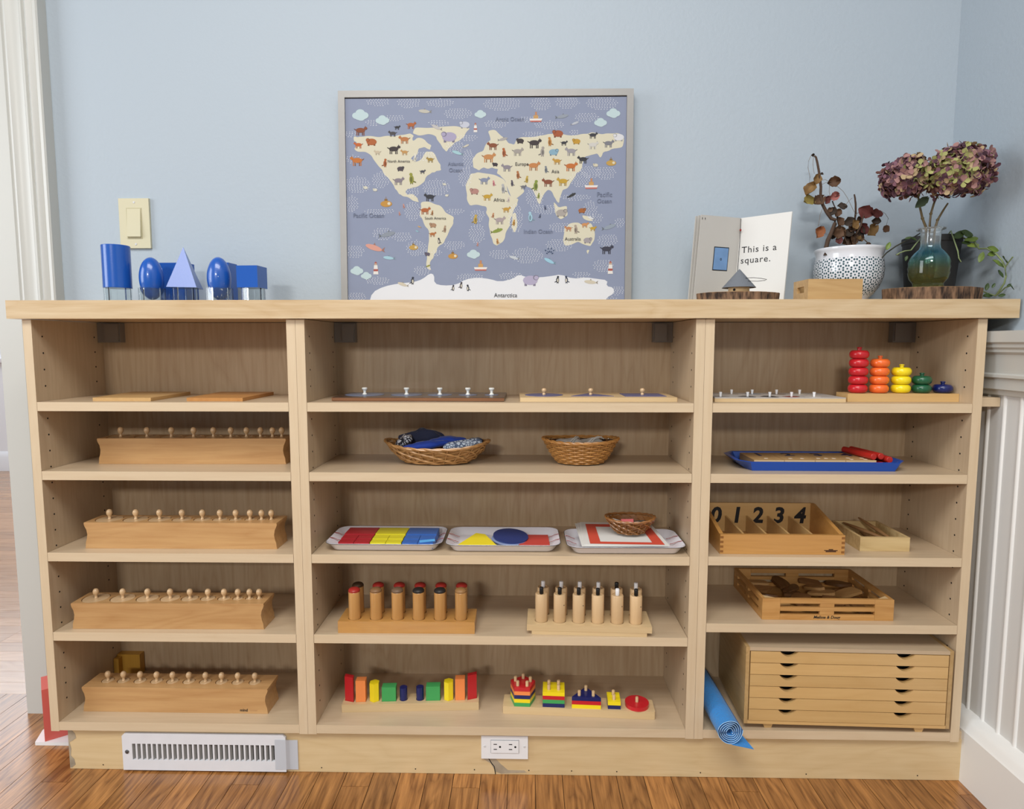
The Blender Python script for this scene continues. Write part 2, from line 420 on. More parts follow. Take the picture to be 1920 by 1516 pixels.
# plinth boards with the crack and stains under the outlet
kk = thing('plinth_board', 'golden maple plinth board along the floor under the bookcases', 'plinth', (-0.03, 1.283, 0))
for a, b in ((-0.942, -0.0305), (-0.030, 0.941)):
    m = MB().box(a, b, -0.010, 0.008, 0.0005, 0.0905); m.bevel(0.0008, 1); m.build('board', m_kick, kk)
m_stain = paint('grey_stain', 'a89a84', 0.6, var=0.5)
for sname, poly in zip('ab', ([(-0.058, 0.036), (-0.032, 0.038), (-0.02, 0.024), (-0.004, 0.010), (0.03, 0.010), (0.036, 0.005), (-0.018, 0.002), (-0.030, 0.006), (-0.040, 0.024)],
             [(-0.942, 0.089), (-0.934, 0.088), (-0.927, 0.080), (-0.925, 0.070), (-0.933, 0.064), (-0.940, 0.060), (-0.937, 0.045), (-0.939, 0.030), (-0.932, 0.022), (-0.930, 0.010), (-0.938, 0.003), (-0.942, 0.003)])):
    st = MB(); st.prism(poly, -0.0104, -0.0101, 'xz'); st.build('stain', m_stain, kk)
ck = MB().tube([(-0.045, -0.0104, 0.036), (-0.038, -0.0104, 0.024), (-0.033, -0.0104, 0.018), (-0.0305, -0.0104, 0.001)], 0.0009, 4); ck.build('crack', m_dark, kk)
nl = MB()
for x in (-0.87, -0.4, -0.2, -0.075, 0.04, 0.13, 0.225, 0.4, 0.62, 0.85):
    s0 = nl.n(); nl.lathe([(0.0013, 0), (0.0013, 0.0004)], 8); nl.xf(Matrix.Translation((x, -0.0101, 0.010)) @ Matrix.Rotation(R(90), 4, 'X'), s0)
stuff(nl.build('nail_holes', m_dark, kk))
# cleats between bookcase and wainscot
for z, lb in ((0.7915, 'maple filler strip between bookcase and chair rail'), (0.098, 'maple filler strip above the baseboard beside the bookcase')):
    c = MB().box(-0.021, 0.021, -0.06, 0.06, -0.009, 0.009); c.bevel(0.0008, 1)
    tag(c.build('filler_strip', m_edge_x, None, (0.9155, 1.335, z)), lb, 'wood strip', 'filler strips beside the bookcase')
# floor register
m_reg = paint('register_white_enamel', 'dfe0e4', 0.3, var=0.05)
rg = thing('floor_register', 'white metal heating register set in the plinth board', 'vent', (-0.6775, 1.2725, 0.0))
RY0 = -0.0065
outl = [(-0.1745, 0.004), (0.1745, 0.004), (0.1745, 0.080), (0.169, 0.0855), (-0.169, 0.0855), (-0.1745, 0.080)]
holes = []
NS = 28; sx0, sx1 = -0.1545, 0.1535; pit = (sx1-sx0)/NS
for k in range(NS):
    a = sx0 + k*pit + 0.0012; b = a + pit - 0.0038
    holes.append([(a, 0.027), (b, 0.027), (b, 0.063), (a, 0.063)])
m = MB(); m.prism(outl, 0.0, RY0, 'xz', holes); m.build('face_plate', m_reg, rg)
m = MB().box(-0.156, 0.156, -0.0003, -0.0001, 0.025, 0.065); m.build('duct', m_dark, rg)
lv = MB().hexa([(-0.0030, -0.0050, 0.0272), (-0.0022, -0.0050, 0.0272), (0.0006, -0.0006, 0.0272), (-0.0002, -0.0006, 0.0272),
                (-0.0030, -0.0050, 0.0628), (-0.0022, -0.0050, 0.0628), (0.0006, -0.0006, 0.0628), (-0.0002, -0.0006, 0.0628)]).mesh('louver', paint('louver_grey', '8d8b87', 0.4))
for k in range(NS): link('louver', lv, rg, (sx0 + (k+0.32)*pit, 0, 0))
m = MB().lathe([(0.0042, 0), (0.0042, 0.001), (0.002, 0.0022), (0, 0.0022)], 14); m.xf(Matrix.Translation((-0.1645, RY0, 0.045)) @ Matrix.Rotation(R(90), 4, 'X')); m.build('screw', paint('screw_steel', '6a6a6a', 0.35, metal=0.8), rg)
m = MB(); rn = random.Random(3); rows_ = []
for i in range(9):
    x = 0.152 + i*0.0058; rows_.append([m.v(x, RY0 - 0.0009 + rn.uniform(-0.0005, 0.0004) + (0.0062 if i > 4 else 0), z + (-0.004 if i > 4 else 0)) for z in (0.010, 0.032, 0.055, 0.076)])
for a, b in zip(rows_, rows_[1:]):
    for k in range(3): m.face([a[k], b[k], b[k+1], a[k+1]])
m.build('tape', paint('duct_tape_grey', 'c2c6cd', 0.5), rg)
# outlet
ol = thing('outlet', 'white double outlet plate on the plinth, mounted sideways', 'outlet', (-0.041, 1.2728, 0.056))
m = MB().box(-0.049, 0.049, -0.005, 0.0, -0.0175, 0.033); m.bevel(0.0015, 2); m.build('plate', m_white, ol)
m = MB().box(-0.0285, 0.0295, -0.0066, -0.005, -0.0035, 0.0235); m.bevel(0.0008, 1); m.build('receptacle', m_white, ol)
m = MB(); m.tube([(-0.0290, -0.0052, -0.004), (0.0300, -0.0052, -0.004), (0.0300, -0.0052, 0.024), (-0.0290, -0.0052, 0.024)], 0.0005, 4, closed=True); m.build('receptacle_gap', paint('gap_grey', '55565a', 0.6), ol)
m = MB()
for cx in (-0.0195, 0.0125):
    for dz in (0.0045, 0.0155): m.box(cx-0.0035, cx+0.0035, -0.0069, -0.0066, dz-0.0008+0.0, dz+0.0008)
    s0 = m.n(); m.lathe([(0.0022, 0), (0.0022, 0.0003)], 10); m.xf(Matrix.Translation((cx+0.010, -0.0066, 0.010)) @ Matrix.Rotation(R(90), 4, 'X'), s0)
m.build('slots', m_dark, ol)
sm = MB(); sm.lathe([(0.0026, 0), (0.0022, 0.0008), (0, 0.001)], 12); sm.xf(Matrix.Rotation(R(90), 4, 'X')); sm = sm.mesh('screw', paint('screw_white', 'cfcfcf', 0.4))
for x in (-0.0415, 0.0415): link('screw', sm, ol, (x, -0.005, 0.010))
# light switch
m_ivory = paint('ivory_plastic', 'cdc6a8', 0.35)
sw = thing('light_switch', 'ivory rocker light switch on the blue wall', 'light switch', (-0.8965, 1.4898, 0.276))
sw.location.z = 0.905 + 0.276
m = MB().box(-0.035, 0.035, -0.006, 0, -0.056, 0.056); m.bevel(0.003, 2); m.build('plate', m_ivory, sw)
m = MB().box(-0.0175, 0.0175, -0.0068, -0.0055, -0.0345, 0.0345); m.bevel(0.0005, 1); m.build('rocker_frame', paint('ivory_shadow_gap', 'b5ad8a', 0.5), sw)
m = MB().hexa([(-0.0155, -0.0068, -0.0325), (0.0155, -0.0068, -0.0325), (0.0155, -0.0055, -0.0325), (-0.0155, -0.0055, -0.0325), (-0.0155, -0.011, -0.0300), (0.0155, -0.011, -0.0300), (0.0155, -0.0055, 0.0325), (-0.0155, -0.0055, 0.0325)])
m = MB(); m.prism([(-0.0055, -0.0325), (-0.0115, -0.0305), (-0.0072, 0.0325), (-0.0055, 0.0325)], -0.0155, 0.0155, 'yz'); m.bevel(0.0006, 1); m.build('rocker', m_ivory, sw)
for z in (-0.047, 0.047): link('screw', sm, sw, (0.001, -0.006, z))
# pink cuboid on a white board beside the bookcase
wb = MB(); wb.prism([(-1.108, 1.350), (-0.990, 1.350), (-0.990, 1.45), (-1.125, 1.45), (-1.125, 1.395)], 0.0002, 0.008); wb.bevel(0.001, 1)
tag(wb.build('floor_board', m_white), 'white flat board on the floor under the pink block', 'board')
pk = MB(); pk.prism([(-0.036, -0.036), (0.036, -0.036), (0.036, 0.036), (-0.036, 0.036)], 0, 0.122); pk.bevel(0.0015, 1)
tag(pk.build('pink_block', paint('pink_paint', 'd9685f', 0.45), None, (-1.080, 1.402, 0.0082), (0, 0, R(38))), 'salmon pink wooden block standing beside the bookcase', 'block')
# small wooden block in the back corner of the bottom cubby
t = thing('corner_block', 'small yellow wooden corner block behind the bottom cylinder block', 'block', (-0.953, 1.465, 0.1115))
m = MB().box(-0.028, 0.027, -0.006, 0.012, 0, 0.05); m.bevel(0.001, 1); m.build('body', wood('yellow_pine', 'c99a3e', 'b58530', axis='z', contrast=0.4), t)
m = MB().box(-0.028, -0.016, -0.020, -0.006, 0, 0.046); m.bevel(0.001, 1); m.build('side_cleat', MATS['yellow_pine'], t)
# ================================================================== knobbed cylinder blocks (left bookcase)
BL, BD, BH = 0.405, 0.060, 0.0555
KX = [[-0.1697, -0.112, -0.0583, -0.0094, 0.0342, 0.0724, 0.1069, 0.1375, 0.1638, 0.1842],
      [-0.1672, -0.1106, -0.0594, -0.0111, 0.0326, 0.0705, 0.1042, 0.1348, 0.1596, 0.1806],
      [-0.1687, -0.111, -0.0577, -0.0091, 0.0333, 0.0722, 0.1068, 0.1364, 0.1614, 0.1821],
      [-0.1647, -0.1297, -0.0924, -0.0555, -0.0198, 0.0166, 0.0534, 0.0894, 0.1253, 0.1632]]
def cyl_block(k, loc, rz, label, where):
    same = k == 3
    rad = [0.0118]*10 if same else [0.0255 - 0.00222*i for i in range(10)]
    t = thing('cylinder_block', label, 'wooden block', loc, rz, 'knobbed cylinder blocks')
    m = MB(); hl = BL/2; hd = BD/2
    prof = [(0, 0.0), (0.004, -0.0012), (0.012, -0.0016), (0.020, -0.0042), (0.030, -0.0058), (0.040, -0.0042), (0.047, -0.0008), (0.052, 0.0006), (BH, 0.0)]
    rings = []
    for z, dx in prof:
        a = hl + dx; rings.append([m.v(-a, -hd, z), m.v(a, -hd, z), m.v(a, hd, z), m.v(-a, hd, z)])
    for a, b in zip(rings, rings[1:]):
        for i in range(4): m.face([a[i], a[(i+1) % 4], b[(i+1) % 4], b[i]])
    m.face(rings[0][::-1])
    loops = [[Vector((v.co.x, v.co.y, 0)) for v in rings[-1]]]; av = list(rings[-1])
    for x, r in zip(KX[k], rad):
        p = circ(x, 0, r + 0.0013, 28); hv = [m.v(a, b, BH) for a, b in p]; hb = [m.v(a, b, BH-0.03) for a, b in p]
        for i in range(28): m.face([hv[i], hv[(i+1) % 28], hb[(i+1) % 28], hb[i]])
        m.face(hb); av += hv; loops.append([Vector((a, b, 0)) for a, b in p])
    for tri in tessellate_polygon(loops): m.face([av[i] for i in tri])
    m.build('body', m_block, t, smooth=30)
    if same:
        text('mind', 0.0085, m_print, t, (0.150, -hd-0.0002, 0.0075), (R(90), 0, 0), thick=0.00018)
        m = MB().box(0.1625, 0.1790, -hd-0.00015, -hd, 0.0058, 0.0088); m.build('faded_print', paint('faded_print', 'b98f60', 0.6, var=0.15), t)
    knob = None
    for i, (x, r) in enumerate(zip(KX[k], rad)):
        p = t.matrix_basis @ Vector((x, 0, BH)) if False else Matrix.Translation(loc) @ Matrix.Rotation(rz, 4, 'Z') @ Vector((x, 0, BH))
        if same: lb = 'wooden knobbed cylinder, %s along from the corner block end, bottom-shelf block' % ORD[i]
        else: lb = 'wooden knobbed cylinder, %s widest of ten in the block on the %s shelf' % (ORD[i], where)
        c = thing('knobbed_cylinder', lb, 'wooden cylinder', p, 0, 'knobbed cylinders in the blocks')
        d = MB(); d.lathe([(r-0.0004, -0.0298), (r, -0.029), (r, -0.0011), (r-0.0005, -0.0006), (0, -0.0006)], 28); d.build('disc', m_knob, c)
        if knob is None:
            q = MB(); q.lathe([(0.0034, -0.0004), (0.0036, 0.0004), (0.0027, 0.0022), (0.0028, 0.0060), (0.0036, 0.0072), (0.0050, 0.0092), (0.0060, 0.0122), (0.0060, 0.0146), (0.0052, 0.0176), (0.0034, 0.0198), (0.0015, 0.0206), (0, 0.0208)], 16)
            knob = q.mesh('knob', m_knob)
        link('knob', knob, c)
cyl_block(0, (-0.716, 1.376, 0.6482), R(0.8), 'wooden cylinder block on the second shelf, pushed farthest back of the four', 'second')
cyl_block(1, (-0.720, 1.3235, 0.4782), R(0.4), 'wooden cylinder block on the middle shelf with wide to narrow cylinders', 'middle')
cyl_block(2, (-0.750, 1.3125, 0.3082), R(0.8), 'wooden cylinder block on the shelf just above the block with a maker print', 'fourth')
cyl_block(3, (-0.755, 1.3325, 0.1112), R(-0.2), 'wooden cylinder block with ten equal cylinders and a maker print, bottom shelf', 'bottom')
# two boards on the top shelf
def board(name, mat, label, pts, h, group):
    m = MB(); cx = sum(p[0] for p in pts)/4; cy = sum(p[1] for p in pts)/4
    m.prism([(a-cx, b-cy) for a, b in pts], 0, h); m.bevel(0.0015, 1)
    return tag(m.build(name, mat, None, (cx, cy, 0.7892)), label, 'board', group)
board('wooden_board', wood('pale_board', 'd3ae77', 'bf9459', axis='y', contrast=0.5), 'pale flat wooden board with a light edge, beside the side panel', [(-0.883, 1.286), (-0.763, 1.286), (-0.770, 1.455), (-0.905, 1.455)], 0.007, 'flat boards on the top shelf')
board('wooden_board', wood('brown_board', 'c28d4f', 'a86f36', axis='y', contrast=0.5), 'browner flat wooden board nearer the divider', [(-0.690, 1.288), (-0.575, 1.288), (-0.577, 1.455), (-0.700, 1.455)], 0.007, 'flat boards on the top shelf')

# ================================================================== centre bookcase, top shelf: two inset trays
TZ = 0.7892
t = thing('inset_tray', 'dark brown inset tray with five discs of falling size', 'tray', (-0.217, 1.363, TZ), R(-0.6))
dx = [-0.1268, -0.0364, 0.0352, 0.0954, 0.1462]; dr = [0.042, 0.034, 0.0265, 0.0205, 0.0155]
m = MB(); m.prism(rrect(0.352, 0.142, 0.004, 2), 0, 0.008, 'xy', [circ(x, 0, r, 30) for x, r in zip(dx, dr)], 0.003); m.bevel(0.0006, 1, 60)
m.build('board', wood('dark_walnut', '5a4436', '3c2a20', axis='x', contrast=0.6, rough=0.3, coat=0.3), t)
m = MB().box(-0.176, 0.176, -0.0722, -0.0711, 0.0008, 0.0072); m.build('front_edge', wood('dark_edge', '8a5d38', '6a4226', axis='x'), t)
m_slate = paint('slate_blue_disc', '6f7a94', 0.35)
m_wknob = paint('white_knob', 'ecece6', 0.25, coat=0.3)
kn = MB(); kn.lathe([(0.0050, 0), (0.0052, 0.001), (0.0030, 0.003), (0.0028, 0.007), (0.0040, 0.0095), (0.0058, 0.0115), (0.0060, 0.0135), (0.0050, 0.0148), (0, 0.0152)], 16); kn = kn.mesh('knob', m_wknob)
for i, (x, r) in enumerate(zip(dx, dr)):
    c = thing('inset_disc', 'slate disc with white knob, %s largest in the dark tray' % ORD[i], 'disc', Matrix.Translation((-0.217, 1.363, TZ)) @ Matrix.Rotation(R(-0.6), 4, 'Z') @ Vector((x, 0, 0.0052)), 0, 'knobbed discs in the dark tray')
    m = MB(); m.lathe([(r-0.0007, 0), (r-0.0007, 0.0034), (0, 0.0034)], 30); m.build('disc', m_slate, c)
    link('knob', kn, c, (0, 0, 0.0034))
t = thing('shape_tray', 'pale wooden tray with circle, triangle and square insets', 'tray', (0.1485, 1.358, TZ), R(0.9))
shp = [circ(-0.1078, 0, 0.0405, 32), [(-0.0088-0.045, -0.034), (-0.0088+0.045, -0.034), (-0.0088, 0.044)], [(0.1008-0.043, -0.040), (0.1008+0.043, -0.040), (0.1008+0.043, 0.040), (0.1008-0.043, 0.040)]]
m = MB(); m.prism(rrect(0.319, 0.132, 0.003, 2), 0, 0.0085, 'xy', shp, 0.003); m.build('board', m_beech, t)
m_sh = paint('violet_blue_inset', '5a5f8e', 0.35)
kb = MB(); kb.lathe([(0.0034, 0), (0.0034, 0.003), (0.0028, 0.0042), (0.0040, 0.0056), (0.0052, 0.0085), (0.0050, 0.0112), (0.0034, 0.0134), (0, 0.0142)], 16); kb = kb.mesh('knob', m_knob)
for nm, p, x in (('circle', shp[0], -0.1078), ('triangle', shp[1], -0.0088), ('square', shp[2], 0.1008)):
    cx, cy = x, sum(q[1] for q in p)/len(p)
    c = thing('shape_inset', 'blue %s inset with a wooden ball knob' % nm, 'shape inset', Matrix.Translation((0.1485, 1.358, TZ)) @ Matrix.Rotation(R(0.9), 4, 'Z') @ Vector((cx, cy, 0.0056)), R(0.9), 'insets of the shape tray')
    m = MB(); m.prism([((a-cx)*0.985, (b-cy)*0.985) for a, b in p], 0, 0.0036); m.build('plate', m_sh, c)
    link('knob', kb, c, (0, -cy, 0.0036))

# ================================================================== baskets on the second shelf
def wicker(name, c1, c2):
    return wood(name, c1, c2, axis='x', contrast=1.0, ring=0.4, rough=0.35, coat=0.3, scale=2.0, rnd=0.25)
m_wick1 = wicker('wicker_tan', 'c79a63', '8f6233'); m_wick2 = wicker('wicker_gold', 'cf9a58', '96602a')
m_wick3 = wicker('wicker_brown', 'a8743f', '74471f'); m_wdark = paint('basket_shell_dark', '3a2414', 0.7)
def basket(label, loc, rz, base, rim, h, saddle, rows, stakes, mat, style, tr=0.0017, rim_r=0.0026, extra=None):
    """oval woven basket: base/rim are half axes; saddle lifts the two ends"""
    t = thing('basket', label, 'basket', loc, rz, 'woven baskets')
    def P(a, f, out=0.0):
        e = f**0.75
        ax = base[0] + (rim[0]-base[0])*e; ay = base[1] + (rim[1]-base[1])*e
        c, s = math.cos(a), math.sin(a); k = 1.0
        z = h*f + saddle*f*f*abs(c)**3
        return Vector(((ax+out)*c*k, (ay+out)*s*k, z + tr))
    N = stakes*4
    for r in range(rows):
        f = (r+0.5)/rows; m = MB(); pts = []
        for i in range(N):
            a = 2*math.pi*i/N
            if style == 'weave': o = 0.0016*math.sin(a*stakes/2*1.0 + (math.pi if r % 2 else 0)); dz = 0
            else:
                o = 0.0022*math.sin(a*stakes/2 + r*2.1); dz = 0.0030*math.cos(a*stakes/2 + r*2.1)*min(1, f*3)
            q = P(a, max(0.0, min(1, f + dz/h)), o); pts.append(q)
        m.tube(pts, tr, 5, closed=True); m.build('strand', mat, t)
    m = MB()
    for i in range(stakes):
        a = 2*math.pi*(i+0.5)/stakes
        m.tube([P(a, f, -0.0006) for f in (0.0, 0.25, 0.5, 0.75, 1.0)], 0.0013, 5)
    stuff(m.build('stakes', mat, t))
    for ph in (0, math.pi):
        m = MB(); m.tube([P(2*math.pi*i/N, 1.0, 0.0018*math.sin(2*math.pi*i/N*stakes*0.5+ph)) + Vector((0, 0, 0.0014*math.cos(2*math.pi*i/N*stakes*0.5+ph))) for i in range(N)], rim_r, 6, closed=True)
        m.build('rim', mat, t)
    m = MB(); n = 40; ringsv = []  # thin shell added inside the weave to block light
    for f in (0.0, 0.3, 0.6, 0.92): ringsv.append([m.v(P(2*math.pi*i/n, f, -0.0028)) for i in range(n)])
    for a, b in zip(ringsv, ringsv[1:]):
        for i in range(n): m.face([a[i], a[(i+1) % n], b[(i+1) % n], b[i]])
    m.face(ringsv[0]); m.build('light_block_shell', m_wdark if style == 'weave' else mat, t, recalc=False)
    return t
def lump(name, mat, label, cat, loc, d, rz=0, tilt=0, seed=0, group=None, fold=0.18, fr=3.0, sq=1.0):
    rn = random.Random(seed); ph = [rn.uniform(0, 6.28) for _ in range(6)]
    def fn(c):
        return 1 + fold*(math.sin(fr*c.x*2+ph[0]+2*c.y)*0.5 + math.sin(fr*3*c.y+ph[1])*0.3 + math.sin(fr*4*c.x+ph[2]+c.z*3)*0.25)
    m = MB(); m.ellipsoid((0, 0, 0), d, 28, 16, fn)
    if sq != 1.0:
        m.bm.verts.ensure_lookup_table()
        for q in m.bm.verts: q.co.x = math.copysign(abs(q.co.x/d[0])**sq*d[0], q.co.x)
    return tag(m.build(name, mat, None, loc, (0, tilt, rz), smooth=60), label, cat, group)
RZ2 = 0.6482
basket('shallow tan boat-shaped woven basket heaped with blue cloths', (-0.190, 1.375, RZ2), R(-2), (0.064, 0.036), (0.113, 0.060), 0.035, 0.012, 7, 22, m_wick1, 'plait', 0.0021, 0.0024)
m_roy = paint('royal_blue_cloth', '1d46b4', 0.7, sheen=0.3, bump=0.2, bscale=400); m_navyc = paint('navy_cloth', '2b3350', 0.8, sheen=0.3, bump=0.2, bscale=400)
def patterned(name, c1, c2, scale):
    if name in MATS: return MATS[name]
    t = NT(name); tc = t.n('ShaderNodeTexCoord'); v = t.n('ShaderNodeTexVoronoi', i_Scale=float(scale), feature='DISTANCE_TO_EDGE'); t.l(tc.outputs['Object'], v.inputs['Vector'])
    nz = t.n('ShaderNodeTexNoise', i_Scale=float(scale)*0.7); t.l(tc.outputs['Object'], nz.inputs['Vector'])
    f = t.math('GREATER_THAN', t.math('ADD', v.outputs['Distance'], t.math('MULTIPLY', nz.outputs[0], 0.25)), 0.24)
    t.l(t.mix(f, lin(c2), lin(c1)), t.b.inputs['Base Color']); t.b.inputs['Roughness'].default_value = 0.8
    MATS[name] = t.m; return t.m
m_pat = patterned('black_print_cotton', 'e2e6ee', '2a2c38', 130); m_patb = patterned('blue_print_cotton', 'd9e6f4', '5f6f8c', 160)
lump('cloth', m_navyc, 'dark slate cloth peaking at the back of the shallow basket', 'cloth', (-0.228, 1.402, RZ2+0.050), (0.046, 0.014, 0.019), R(4), R(-4), 1, 'cloths in the shallow basket', 0.25)
lump('cloth', m_pat, 'white cloth with black print at the basket end near the divider', 'cloth', (-0.262, 1.378, RZ2+0.0475), (0.020, 0.020, 0.011), R(15), R(-32), 2, 'cloths in the shallow basket')
lump('cloth', m_roy, 'royal blue folded cloth, the longer of two', 'cloth', (-0.214, 1.356, RZ2+0.0405), (0.050, 0.013, 0.0095), R(6), R(-7), 3, 'cloths in the shallow basket', 0.12)
lump('cloth', m_roy, 'royal blue folded cloth tucked beside the pale rolled cloth', 'cloth', (-0.170, 1.384, RZ2+0.0445), (0.042, 0.015, 0.012), R(-6), R(-4), 4, 'cloths in the shallow basket', 0.12)
lump('cloth', m_patb, 'pale blue printed cloth rolled up along the basket', 'cloth', (-0.133, 1.356, RZ2+0.0425), (0.043, 0.011, 0.0105), R(8), R(-8), 5, 'cloths in the shallow basket', 0.05, sq=0.55)
lump('cloth', m_navyc, 'small dark cloth end poking out beside the rolled cloth', 'cloth', (-0.107, 1.392, RZ2+0.0455), (0.016, 0.013, 0.007), 0, 0, 6, 'cloths in the shallow basket')
basket('deep golden oval wicker basket holding grey cloth bags', (0.121, 1.378, RZ2), R(1), (0.047, 0.036), (0.081, 0.056), 0.048, 0.004, 11, 26, m_wick2, 'weave', 0.0019, 0.0026)
m_gry = paint('grey_cotton', 'c3c2bd', 0.85, sheen=0.2, bump=0.2, bscale=400)
for i, (x, y, sx) in enumerate(((0.098, 1.374, 0.034), (0.148, 1.380, 0.033))):
    b = thing('cloth_bag', ('grey drawstring bag leaning toward the cloth basket' if i == 0 else 'grey drawstring bag filling the far half of the wicker basket'), 'bag', (x, y, RZ2+0.030), R(10 - 30*i), 'grey bags in the wicker basket')
    rn = random.Random(20+i); ph = rn.uniform(0, 6)
    m = MB(); m.ellipsoid((0, 0, 0.008), (sx, 0.03, 0.0155), 24, 14, lambda c: 1+0.10*math.sin(6*c.x+ph)+0.08*math.sin(8*c.y+ph*2)); m.build('bag', m_gry, b, smooth=60)
    m = MB(); m.tube([(-0.010+0.004*i, -0.026, 0.016), (0.002, -0.016, 0.0245), (0.012, -0.004, 0.0285), (0.018, 0.006, 0.0265), (0.016, 0.014, 0.021)], 0.0014, 6); m.build('cord', paint('cord_white', 'dcdcd6', 0.7), b)
    m = MB(); m.tube([(-0.005+0.004*i, -0.027, 0.015), (0.007, -0.015, 0.0245), (0.017, -0.004, 0.0275), (0.022, 0.008, 0.0225)], 0.0014, 6); m.build('cord', MATS['cord_white'], b)

# ================================================================== white trays on the middle shelf
m_mel = paint('white_melamine', 'e6e4ea', 0.18, coat=0.5)
m_mred = paint('tray_red_stripe', 'b03a35', 0.3)
m_rimd = paint('tray_rim_dark', '4a4744', 0.4)
T3 = 0.4782
def tray(loc, rz, label, w=0.250, d=0.132, h=0.0165):
    t = thing('serving_tray', label, 'tray', loc, rz, 'white trays with red stripes')
    lv = [(w-0.036, d-0.030, 0.012, 0.0), (w-0.028, d-0.022, 0.016, 0.0025), (w-0.010, d-0.006, 0.022, h-0.002), (w, d, 0.024, h), (w-0.0016, d-0.0016, 0.0235, h+0.0012), (w-0.006, d-0.006, 0.022, h-0.0005), (w-0.030, d-0.025, 0.014, 0.0046), (w-0.040, d-0.034, 0.011, 0.0030)]
    m = MB(); rr = []
    for a, b, r, z in lv: rr.append([m.v(x, y, z) for x, y in rrect(a, b, r, 5)])
    n = len(rr[0])
    for a, b in zip(rr, rr[1:]):
        for i in range(n): m.face([a[i], a[(i+1) % n], b[(i+1) % n], b[i]])
    m.face(rr[0][::-1]); m.face(rr[-1]); m.build('tray_body', m_mel, t, smooth=50)
    m = MB(); m.tube([(x, y, h+0.0004) for x, y in rrect(w+0.0004, d+0.0004, 0.0242, 5)], 0.0007, 4, closed=True); m.build('rim_line', m_rimd, t)
    for sx in (-1, 1):
        for y0 in (-0.014, 0.022):
            m = MB(); m.tube([(sx*(w/2-0.022), y0+0.010, 0.0056), (sx*(w/2-0.014), y0+0.004, 0.0096), (sx*(w/2-0.0075), y0-0.001, 0.0148), (sx*(w/2-0.0015), y0-0.008, h+0.0014)], 0.0016, 5, flat=0.35); m.build('stripe', m_mred, t)
    return t
C1, C2, C3 = (-0.293, 1.343), (-0.045, 1.341), (0.2085, 1.332)
tray((*C1, T3), 0, 'white tray with red stripes holding red, yellow and blue tiles', 0.244)
tray((*C2, T3), R(0.3), 'white tray with red stripes holding paper shapes', 0.239)
tray((*C3, T3), R(0.6), 'white tray with red stripes holding papers and a small basket', 0.243)
cols = [('red', paint('tile_red', 'a8242c', 0.45), -0.387), ('yellow', paint('tile_yellow', 'd8cc2a', 0.45), -0.3205), ('blue', paint('tile_blue', '3a66b0', 0.45), -0.254)]
TW = 0.0655
for cn, mt, x0 in cols:
    spec = [('large %s tile lying along the back of the tray' % cn, x0, x0+TW, 1.337, 1.384, 0.0165)]
    for j, (ya, yb, rw, hh) in enumerate(((1.311, 1.3355, 'middle', 0.0145), (1.2885, 1.3095, 'front', 0.013))):
        for i in range(2):
            spec.append(('small %s square tile in the %s row, %s half' % (cn, rw, 'divider-side' if i == 0 else 'second-tray-side'), x0+i*TW/2, x0+(i+1)*TW/2-0.0006, ya, yb, hh))
    for lb, a, b, ya, yb, hh in spec:
        m = MB().box(-(b-a)/2, (b-a)/2-0.0004, -(yb-ya)/2, (yb-ya)/2, 0, hh); m.bevel(0.0007, 1)
        tag(m.build('colour_tile', mt, None, ((a+b)/2, (ya+yb)/2, T3+0.0048)), lb, 'tile', 'coloured tiles in the first tray')
m = MB().box(-0.016, 0.016, -0.007, 0.007, 0, 0.0006)
tag(m.build('paper_slip', paint('light_blue_paper', '63b3ee', 0.6), None, (-0.203, 1.299, T3+0.0185), (0, R(-3), R(9))), 'light blue paper slip on the blue tiles', 'paper')
# second tray: paper shapes
def sheet(name, poly, mat, label, cat, loc, rot=(0, 0, 0), th=0.0012, group='paper shapes in the middle tray'):
    m = MB(); m.prism(poly, 0, th); return tag(m.build(name, mat, None, loc, rot), label, cat, group)
FT = T3 + 0.0052
m_yp = paint('yellow_card', 'ecd62c', 0.55)
sheet('paper_shape', [(-0.048, -0.034), (0.042, -0.032), (0.012, 0.034), (-0.008, 0.042)], m_yp, 'yellow paper diamond in the middle tray', 'paper shape', (-0.098, 1.327, FT+0.0052), (R(5), R(-1), 0))
sheet('paper_shape', [(-0.040, -0.036), (0.044, -0.034), (0.016, 0.030), (-0.004, 0.040)], m_yp, 'second yellow paper shape lying under the diamond', 'paper shape', (-0.096, 1.326, FT+0.0012), (R(2), 0, R(3)))
m = MB(); m.prism(circ(0, 0, 0.038, 40), 0, 0.0022)
tag(m.build('paper_shape', paint('dark_blue_card', '2c3a72', 0.5), None, (-0.030, 1.352, FT+0.0075), (R(7), R(4), 0)), 'dark blue paper circle in the middle tray', 'paper shape', 'paper shapes in the middle tray')
m = MB(); m.prism(circ(0, 0, 0.038, 40), 0, 0.0010)
tag(m.build('paper_shape', paint('pale_blue_card', '8d9cc4', 0.5), None, (-0.033, 1.347, FT+0.0040), (R(4), R(2), 0)), 'pale blue paper circle beneath the dark one', 'paper shape', 'paper shapes in the middle tray')
sheet('paper_shape', [(-0.034, -0.040), (0.032, -0.040), (0.030, 0.040), (-0.028, 0.040)], paint('red_card', 'c8473d', 0.55), 'red paper rectangle in the middle tray', 'paper shape', (0.0215, 1.340, FT+0.0014), (R(1), 0, 0))
strip = thing('checked_strip', 'white paper strip with red and navy squares along the tray front', 'paper', (-0.041, 1.2965, FT), 0)
m = MB().box(-0.094, 0.094, -0.004, 0.004, 0, 0.0008); m.build('strip', m_white, strip)
for x, mt in ((-0.078, m_navy), (-0.058, m_mred), (-0.008, m_mred), (0.012, m_navy), (0.062, m_black)):
    m = MB().box(x-0.006, x+0.006, -0.0038, 0.0038, 0.0008, 0.0011); m.build('check', mt, strip)
